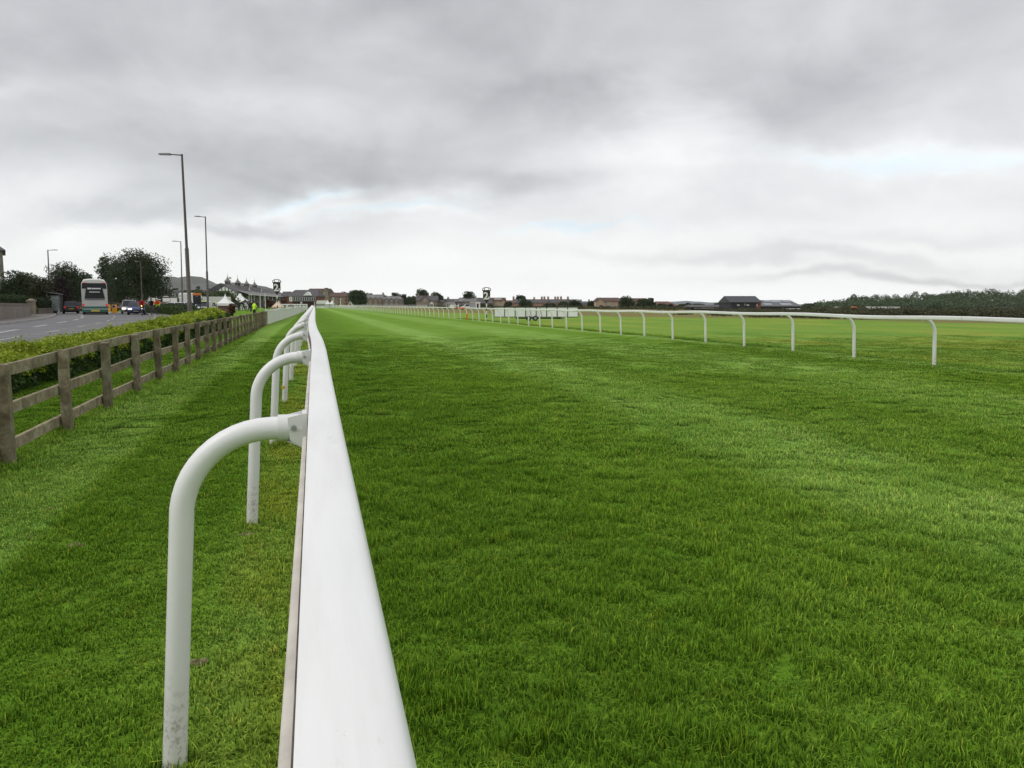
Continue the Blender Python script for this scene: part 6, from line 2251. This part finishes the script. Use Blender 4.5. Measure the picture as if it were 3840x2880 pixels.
rail_fence('white paddock rails seen above the boarded barrier', [(W(1052, 120), 120), (W(1105, 128), 128), (W(1150, 140), 140)], 1.35, 2)
rail_fence('white double rails farther back in the paddock', [(W(1056, 180), 180), (W(1110, 190), 190), (W(1152, 200), 200)], 1.5, 3)
rail_fence('white rails crossing the far end of the track', [(W(1178, 290), 290), (W(1225, 292), 292), (W(1262, 296), 296)], 1.2, 3, post=4)
rail_fence('white rails in front of the stone lodges', [(W(1272, 300), 300), (W(1400, 290), 290), (W(1520, 285), 285), (W(1600, 285), 285)], 1.2, 2, post=5)
for (px, Y, t0, lab, r) in ((996, 150, 1104, 'white flagpole right of the grandstand verandah', .09), (978, 165, 1105, 'slim white flagpole before the grandstand verandah', .06),
                            (944, 180, 1107, 'slim grey flagpole beside the black gazebo', .06), (1250, 290, 1119, 'tall white post right of the twin-peaked tents', .22),
                            (1277, 330, 1122, 'white post in front of the lower brick flats', .25), (1180, 280, 1135, 'short white post at the end of the barrier', .14)):
    t = thing('flagpole', lab, 'pole', at(px, Y), 0, 'white poles near the grandstand')
    hh = Zp(t0, Y) - gz_xy(W(px, Y), Y)
    MB().lathe([(r, -.2), (r * .7, hh)], (0, 0, 0), 8).build('shaft', M_FRAME, t)
    MB().lathe([(r * .9, hh), (r * 1.1, hh + r), (r * .3, hh + 2 * r)], (0, 0, 0), 8).build('finial', M_FRAME, t)
for (px, Y, a, b_, wd, lab) in ((1092, 110, 1113, 1130, 11, 'white sign board on a grey pole behind the barrier'), (1131, 130, 1132, 1142, 6, 'small white sign beside the paddock rails')):
    t = thing('course_sign', lab, 'sign', at(px, Y))
    MB().tube([(0, .06, -.2), (0, .06, Zp(a, Y) - .17)], .05, 8).build('pole', M_POLEG, t, smooth=60)
    bd = MB().span(-wd / FPX * Y / 2, wd / FPX * Y / 2, -.02, .02, Zp(b_, Y) - .17, Zp(a, Y) - .17).build('board', M_WSIGN, t)
    MB().span(-.05, .05, -.03, -.021, Zp(b_ - 3, Y) - .17, Zp(a + 3, Y) - .17).build('printed_stroke', M_POLEG, bd)
t = thing('starting_frame', 'white A-frame structure beside the round dark tree', 'frame', at(1313, 300))
for dx_ in (-1.2, 1.2, 2.2):
    MB().tube([(dx_, 0, 0), (0, 0, Zp(1131, 300) - .17)], .14, 6).build('leg', M_FRAME, t)
MB().box((0, 0, Zp(1131, 300) - .1), (.8, .5, .6)).build('head_box', M_POLEG, t)

# ---- vehicles and cabin by the stone houses
lo = thing('flatbed_lorry', 'white lorry with open frame body standing before the stone houses', 'lorry', at(1697, 225), 0, 'vehicles in front of the stone houses')
kx = 225 / FPX
MB().span(-24 * kx, 6 * kx, 0, 2.3, .6, .9).build('bed', M_CANVASG, lo)
for c in (-24, -17, 1):
    MB().span(c * kx, c * kx + .15, 0, .15, .9, Zp(1136, 225) - .17).build('upright', M_CANVASG, lo)
MB().span(-24 * kx, 8 * kx, 0, 2.3, Zp(1138, 225) - .17, Zp(1135, 225) - .17).build('top_frame', M_CANVASG, lo)
MB().span(-10 * kx, 8 * kx, -.3, 2.0, .5, Zp(1142, 225) - .17).build('load_box', M_CANVAS, lo)
cb = MB().prism([(10 * kx, .4), (22 * kx, .4), (22 * kx, 1.15), (19 * kx, Zp(1141, 225) - .17), (10 * kx, Zp(1140, 225) - .17)], 'y', -.2, 1.9).build('cab', M_CANVAS, lo)
MB().prism([(13 * kx, 1.1), (20 * kx, 1.1), (18.5 * kx, 1.75), (13 * kx, 1.75)], 'y', -.23, -.2).build('side_window', GLASS, cb)
for c in (-18, 16):
    MB().tube([(c * kx, -.25, .42), (c * kx, .1, .42)], .42, 14).build('wheel', M_RUB, lo, smooth=40)
hb_ = thing('horse_trailer', 'black trailer with white stripes behind the white lorry', 'trailer', at(1719, 235), 0, 'vehicles in front of the stone houses')
MB().span(-12 * .084, 12 * .084, 0, 2.4, .4, Zp(1130, 235) - .17).build('body', M_BLACK, hb_)
MB().span(-14 * .084, 12 * .084, -.05, 2.4, Zp(1130, 235) - .17, Zp(1128, 235) - .17).build('roof', M_CANVASG, hb_)
for r in (1136, 1141, 1146):
    MB().span(-6 * .084, 11 * .084, -.03, .0, Zp(r + 1, 235) - .17, Zp(r, 235) - .17).build('white_stripe', M_WSIGN, hb_)
for c in (-.4, .5):
    MB().tube([(c, -.06, .35), (c, .2, .35)], .35, 12).build('wheel', M_RUB, hb_)
car('white hatchback parked beside the white cabin', at(1752, 200, .17), math.radians(-80), paint('paint_white', (0.74, 0.74, 0.72)), 3.9, 1.7, 1.5, group='vehicles in front of the stone houses')
cbn = thing('site_cabin', 'white and grey site cabin with dark open doorway', 'cabin', at(1781, 195))
ca, cc = W(1763, 195) - cbn.location.x, W(1800, 195) - cbn.location.x
cz = Zp(1132, 195) - .17
MB().span(ca, cc, 0, 2.4, .1, cz - .15).build('wall', plain('cabin_grey', (0.34, 0.36, 0.37), .6), cbn)
MB().span(ca - .08, cc + .08, -.1, 2.5, cz - .15, cz).build('roof', M_WSIGN, cbn)
MB().span(W(1784, 195) - cbn.location.x, cc, -.06, .0, .1, cz - .15).build('front_panel', M_WSIGN, cbn)
MB().span(W(1788, 195) - cbn.location.x, W(1795, 195) - cbn.location.x, -.08, -.05, .1, cz - .45).build('doorway', M_DARKT, cbn)
for i, (px, Y, wd, h, mt, lab) in enumerate(((2950, 190, 26, 1.6, M_CANVASG, 'white caravan beyond the gorse, below the barn roof'), (2985, 195, 22, 1.5, M_CANVASG, 'second white caravan right of the first'),
                                             (3275, 165, 40, 1.9, M_CANVASG, 'left white trailer unit below the wood'), (3318, 166, 38, 1.8, M_CANVASG, 'middle white trailer unit below the wood'),
                                             (3352, 168, 30, 1.5, M_CANVASG, 'right white trailer unit below the wood'), (3135, 185, 30, 1.6, M_CANVASG, 'pale long vehicle near the foot of the mound'),
                                             (3206, 180, 14, 1.7, M_ORANGE, 'orange digger body among the scrub'))):
    h = Zp(1150 if i > 1 else 1156, Y) - gz_xy(W(px, Y), Y)
    box_van(lab, at(px, Y), math.radians(90), mt, wd / FPX * Y, 2.0, h, nose=(i == 6), group='vehicles parked beyond the gorse', name='caravan' if i < 6 else 'digger', cat='caravan' if i < 6 else 'digger')

# ---- small things on the mown strip
M_SOIL = plain('soil_clod', (0.24, 0.20, 0.10), 0.95, 0.5, 30.0, bmp=0.8)
rd = random.Random(9)
for i, (px, py, sz, lab) in enumerate(((182, 1913, .045, 'brown divot on the mown strip, left of the nearest leg'), (285, 2052, .05, 'flat clod of turf on the mown strip nearer the camera'), (670, 1512, .06, 'dark clod near the third fence post'),
                                       (925, 2012, .05, 'scuffed soil at the foot of the second leg'), (745, 2495, .045, 'dry grass clump right of the nearest leg'), (110, 2020, .03, 'tiny brown clod at the far left of the mown strip'))):
    x, y, z = ray_ground(px, py)
    mb = MB()
    n = 10
    prof = []
    for k, (rr, zz) in enumerate(((1.0, -.01), (.95, .25), (.6, .5), (.15, .6))):
        prof.append([(x + sz * rr * (1 + .3 * math.sin(j * 2.1 + i)) * math.cos(6.283 * j / n), y + .7 * sz * rr * (1 + .3 * math.cos(j * 1.7 + i)) * math.sin(6.283 * j / n), z + .010 + .55 * sz * zz * (.8 + .3 * math.sin(j * 3 + k))) for j in range(n)])
    tag(mb.loft(prof).build('divot', M_SOIL, None, smooth=60), lab, 'divot', 'divots on the mown strip')

# ================================================================== PEOPLE AND BICYCLES
def skin_body(name, J, E_, zones, mats):
    """J: joint -> (x, y, z, radius); E_: joint pairs; one continuous surface; zones(x,y,z) -> material index"""
    names = list(J)
    me = bpy.data.meshes.new(name)
    me.from_pydata([J[k][:3] for k in names], [(names.index(a), names.index(b_)) for a, b_ in E_], [])
    o = bpy.data.objects.new(name, me)
    COL.objects.link(o)
    o.modifiers.new('skin', 'SKIN')
    sv = me.skin_vertices[0].data
    for i, k in enumerate(names):
        r = J[k][3]
        sv[i].radius = r if isinstance(r, tuple) else (r, r)
        sv[i].use_root = (k == 'pelvis')
    sub = o.modifiers.new('sub', 'SUBSURF')
    sub.levels = sub.render_levels = 1
    bpy.context.view_layer.update()
    out = bpy.data.meshes.new_from_object(o.evaluated_get(bpy.context.evaluated_depsgraph_get()))
    bpy.data.objects.remove(o)
    out.name = name
    out.materials.clear()
    for m_ in mats:
        out.materials.append(m_)
    for p_ in out.polygons:
        p_.material_index = zones(p_.center)
        p_.use_smooth = True
    return out


BONES = [('pelvis', 'waist'), ('waist', 'chest'), ('chest', 'neck'), ('neck', 'jaw'), ('jaw', 'head'), ('head', 'crown')]
for s in 'lr':
    BONES += [('chest', 'sh' + s), ('sh' + s, 'el' + s), ('el' + s, 'wr' + s), ('wr' + s, 'ha' + s), ('pelvis', 'hp' + s), ('hp' + s, 'kn' + s), ('kn' + s, 'an' + s), ('an' + s, 'to' + s)]


def joints(trunk, arms, legs):
    J = {}
    px, cx = trunk['pelvis'], trunk['chest']
    J['pelvis'] = (*px, (.155, .115))
    J['waist'] = (*[(a + b_) / 2 for a, b_ in zip(px, cx)], (.145, .105))
    J['chest'] = (*cx, (.185, .125))
    J['neck'] = (*trunk['neck'], .058)
    hd = trunk['head']
    J['jaw'] = (hd[0], hd[1] - .02, hd[2] - .07, (.066, .072))
    J['head'] = (hd[0], hd[1], hd[2] + .02, (.078, .095))
    J['crown'] = (hd[0], hd[1] + .01, hd[2] + .10, (.060, .075))
    for s, sg in (('l', -1), ('r', 1)):
        a, l = arms[s], legs[s]
        J['sh' + s] = (cx[0] + sg * .19, cx[1], cx[2] + .08, .068)
        J['el' + s] = (*a[0], .050)
        J['wr' + s] = (*a[1], .036)
        J['ha' + s] = (*a[2], (.042, .028))
        J['hp' + s] = (px[0] + sg * .10, px[1], px[2] - .06, .098)
        J['kn' + s] = (*l[0], .066)
        J['an' + s] = (*l[1], .048)
        J['to' + s] = (*l[2], (.045, .034))
    return J


STAND = joints({'pelvis': (0, 0, .93), 'chest': (0, 0, 1.30), 'neck': (0, -.01, 1.50), 'head': (0, -.03, 1.62)},
               {'l': ((-.27, .02, 1.12), (-.26, -.06, .88), (-.25, -.09, .80)), 'r': ((.27, .02, 1.12), (.26, -.06, .88), (.25, -.09, .80))},
               {'l': ((-.11, -.02, .50), (-.12, .03, .09), (-.13, -.13, .035)), 'r': ((.11, -.03, .50), (.12, .02, .09), (.14, -.14, .035))})
LOOK = joints({'pelvis': (0, 0, .93), 'chest': (0, -.03, 1.30), 'neck': (0, -.07, 1.49), 'head': (.02, -.12, 1.60)},
              {'l': ((-.28, -.05, 1.12), (-.12, -.28, 1.14), (-.06, -.33, 1.18)), 'r': ((.28, -.05, 1.12), (.12, -.28, 1.14), (.06, -.33, 1.18))},
              {'l': ((-.11, -.02, .50), (-.12, .03, .09), (-.13, -.13, .035)), 'r': ((.11, -.03, .50), (.12, .02, .09), (.14, -.14, .035))})
WALK = joints({'pelvis': (0, 0, .91), 'chest': (0, -.04, 1.29), 'neck': (0, -.07, 1.48), 'head': (0, -.10, 1.60)},
              {'l': ((-.25, .12, 1.10), (-.25, .02, .88), (-.25, -.03, .80)), 'r': ((.25, -.10, 1.10), (.24, -.30, .96), (.23, -.36, .92))},
              {'l': ((-.10, -.22, .52), (-.11, -.20, .09), (-.12, -.36, .06)), 'r': ((.10, .06, .48), (.11, .30, .14), (.12, .20, .035))})
RIDE = joints({'pelvis': (0, .26, 1.02), 'chest': (0, -.02, 1.36), 'neck': (0, -.14, 1.52), 'head': (0, -.22, 1.63)},
              {'l': ((-.28, -.22, 1.22), (-.25, -.44, 1.10), (-.24, -.51, 1.08)), 'r': ((.28, -.22, 1.22), (.25, -.44, 1.10), (.24, -.51, 1.08))},
              {'l': ((-.13, -.14, .84), (-.12, .02, .46), (-.12, -.12, .42)), 'r': ((.13, -.06, .66), (.12, .08, .24), (.12, -.06, .20))})
M_SKIN = plain('skin', (0.42, 0.25, 0.18), .55, .05)
M_HAIR = plain('hair_dark', (0.020, 0.014, 0.010), .7, .2)
M_TROU = plain('dark_trousers', (0.016, 0.016, 0.020), .8, .2)
M_SHOE = plain('dark_shoe', (0.012, 0.012, 0.012), .6)


def person(label, p_, rz, J, top, legs=M_TROU, cap=None, key='p', group=None, vest=None, scale=1.0):
    zc = J['pelvis'][2] - .05
    hands = [Vector(J['hal'][:3]), Vector(J['har'][:3])]
    zn = J['neck'][2] + .02

    def zones(c):
        if min((c - h).length for h in hands) < .085 or c.z > zn:
            return 2
        if c.z < .10:
            return 3
        if c.z > zc or (J is RIDE and c.z > .98):
            return 4 if vest and J is RIDE and c.z < 1.16 else 0
        return 1
    mats = [top, legs, M_SKIN, M_SHOE] + ([vest] if vest else [])
    t = thing('person', label, 'person', p_, rz, group)
    t.scale = (scale,) * 3
    link_obj('body', skin_body('body', J, BONES, zones, mats), t)
    h = J['head']
    mb = MB()
    c0 = (h[0], h[1] + .02, h[2])
    rings = []
    for i, (rr, zz) in enumerate(((.098, -.01), (.108, .04), (.100, .09), (.070, .13), (.02, .148))):
        rings.append([(c0[0] + rr * .88 * math.cos(6.283 * j / 12), c0[1] + rr * 1.12 * math.sin(6.283 * j / 12), c0[2] + zz + (.03 if math.sin(6.283 * j / 12) < -.3 and i == 0 else 0)) for j in range(12)])
    mb.loft(rings).build('hair' if cap is None else 'helmet', cap or M_HAIR, t, smooth=60)
    # nose, eyes and mouth
    f = (h[0], h[1] - .095, h[2])
    MB().add([(f[0] - .014, f[1] + .004, f[2] + .01), (f[0] + .014, f[1] + .004, f[2] + .01), (f[0], f[1] - .026, f[2] - .022), (f[0], f[1] + .004, f[2] - .032)], [(0, 1, 2), (1, 3, 2), (3, 0, 2), (0, 3, 1)]).build('nose', M_SKIN, t)
    for s in (-1, 1):
        MB().box((f[0] + s * .03, f[1] + .014, f[2] + .012), (.018, .012, .010)).build('eye', M_HAIR, t)
        MB().box((h[0] + s * .086, h[1] + .01, h[2] - .005), (.018, .035, .05)).build('ear', M_SKIN, t)
    MB().box((f[0], f[1] + .014, f[2] - .055), (.042, .012, .009)).build('mouth', plain('lips', (.25, .10, .09), .5), t)
    return t


def bicycle(label, p_, rz, col, light=False):
    t = thing('bicycle', label, 'bicycle', p_, rz, 'bicycles on the road')
    m_ = paint(col[0], col[1])
    for y in (-.52, .52):
        pts = [(0, y + .335 * math.cos(a), .345 + .335 * math.sin(a)) for a in np.linspace(0, 2 * math.pi, 25)]
        wh = MB().tube(pts, .019, 6, cap=False).build('wheel', M_RUB, t, smooth=60)
        sp_ = MB()
        for k in range(9):
            a = 2 * math.pi * k / 9
            sp_.tube([(0, y, .345), (0, y + .32 * math.cos(a), .345 + .32 * math.sin(a))], .0025, 3)
        sp_.build('spokes', M_RIM, wh)
    fr_ = MB()
    for a, b_, r in (((0, .08, .30), (0, .20, .86), .018), ((0, .08, .30), (0, -.36, .78), .020), ((0, .19, .80), (0, -.35, .86), .017), ((0, .08, .30), (0, .52, .345), .012), ((0, .19, .78), (0, .52, .345), .012),
                     ((0, -.34, .98), (0, -.37, .74), .020), ((0, -.37, .74), (0, -.52, .345), .014), ((0, .20, .84), (0, .22, .96), .014)):
        fr_.tube([a, b_], r, 8)
    fr_.build('frame', m_, t, smooth=60)
    MB().tube([(-.29, -.46, 1.04), (-.18, -.40, 1.05), (0, -.36, 1.02), (.18, -.40, 1.05), (.29, -.46, 1.04)], .014, 8).build('handlebar', M_BLACK, t, smooth=60)
    MB().add([(-.075, .36, .97), (.075, .36, .97), (.02, .08, .98), (-.02, .08, .98), (-.06, .35, 1.005), (.06, .35, 1.005), (.015, .09, 1.0), (-.015, .09, 1.0)],
             [(3, 2, 1, 0), (4, 5, 6, 7), (0, 1, 5, 4), (1, 2, 6, 5), (2, 3, 7, 6), (3, 0, 4, 7)]).build('saddle', M_BLACK, t)
    MB().tube([(-.10, .08, .30), (.10, .08, .30)], .012, 6).tube([(-.10, .08, .30), (-.10, .0, .43)], .012, 6).tube([(.10, .08, .30), (.10, .16, .17)], .012, 6).box((-.14, .0, .43), (.09, .08, .02)).box((.14, .16, .17), (.09, .08, .02)).build('crank', M_RIM, t)
    if light:
        MB().lathe([(.02, -.03), (.05, 0), (.05, .03), (.02, .045)], (0, -.42, .98), 10).build('lamp', plain('bike_lamp', (1.0, .55, .12), .3, .02, emit=6.0), t)
    return t


def rider(px, Y, lab_p, lab_b, rz, top, legs, cap, bcol, light=False, vest=None):
    p_ = at(px, Y, ROADZ + .014)
    bicycle(lab_b, p_, rz, bcol, light)
    person(lab_p, p_, rz, RIDE, top, legs, cap, group='cyclists', vest=vest)


M_RED = plain('red_jacket', (0.42, 0.015, 0.015), .7, .1)
M_NAVY = plain('dark_jersey', (0.022, 0.024, 0.030), .8, .2)
M_HIVO = plain('hivis_orange', (0.80, 0.14, 0.02), .6, .08)
M_HIVY = plain('hivis_yellow', (0.52, 0.78, 0.03), .6, .06, emit=0.08)
M_BARE = plain('shorts_tan', (0.12, 0.09, 0.07), .8, .2)
rider(534, 77, 'cyclist in a red jacket riding in front of the blue car', 'bicycle with a bright front lamp under the red-jacketed cyclist', math.radians(22), M_RED, M_TROU, M_HAIR, ('bike_grey', (.12, .12, .13)), True)
rider(570, 78.5, 'cyclist in dark clothes between the other two cyclists', 'dark bicycle ridden by the middle cyclist', math.radians(20), M_NAVY, M_BARE, M_HAIR, ('bike_black', (.02, .02, .02)))
rider(592, 77.5, 'cyclist in an orange and yellow jacket with pale helmet', 'dark bicycle under the cyclist in orange and yellow', math.radians(18), M_HIVO, M_TROU, plain('pale_helmet', (.62, .60, .50), .4), ('bike_black', (.02, .02, .02)), vest=M_HIVY)
person('steward in a fluorescent yellow jacket looking down on the lawn', at(954, 76, .12), math.radians(150), LOOK, M_HIVY, M_TROU, None, scale=.98)
CROWD = [(897, 128, STAND, M_NAVY, 'person in black standing left of the black gazebo', 20), (915, 138, WALK, M_TROU, 'person in dark clothes under the left half of the gazebo', -60),
         (922, 139, STAND, M_CANVASG, 'person in a pale shirt under the right half of the gazebo', 40), (935, 120, WALK, M_NAVY, 'person in navy walking right of the gazebo', 100),
         (941, 122, STAND, M_TROU, 'person in black close beside the navy walker', 160), (961, 132, STAND, M_TROU, 'dark figure just behind the yellow-jacketed steward', 10)]
for px, Y, J, mt, lab, r in CROWD:
    person(lab, at(px, Y), math.radians(r), J, mt, M_TROU, None, group='people near the gazebo')
for px, Y, J, mt, lab, r in [(277, 128, WALK, plain('coat_tan', (.25, .17, .12), .8), 'pedestrian in a tan coat on the pavement beyond the black hatchback', 30), (286, 131, STAND, M_CANVASG, 'pedestrian in a pale top beside the tan coat', 200),
                             (268, 126, WALK, M_CANVASG, 'pedestrian in white left of the tan coat', 60)]:
    person(lab, at(px, Y, ROADZ + .13), math.radians(r), J, mt, M_TROU, None, group='pedestrians near the bus shelter')

# ================================================================== HAZE: thin even air round the whole scene
hz = MB().span(-3600, 4600, -60, 5600, -3.0, 190).build('haze', plain('unused_haze', (1, 1, 1)), None)
m = bpy.data.materials.new('haze_air')
m.use_nodes = True
m.node_tree.nodes.clear()
pv_ = nd(m.node_tree, 'ShaderNodeVolumePrincipled')
pv_.inputs['Color'].default_value = (0.95, 0.97, 1.0, 1)
pv_.inputs['Density'].default_value = 0.00005
mo_ = nd(m.node_tree, 'ShaderNodeOutputMaterial')
m.node_tree.links.new(pv_.outputs[0], mo_.inputs['Volume'])
hz.data.materials.clear()
hz.data.materials.append(m)
tag(hz, 'thin pale haze in the air over the racecourse', kind='stuff')
scene.cycles.volume_bounces = 1
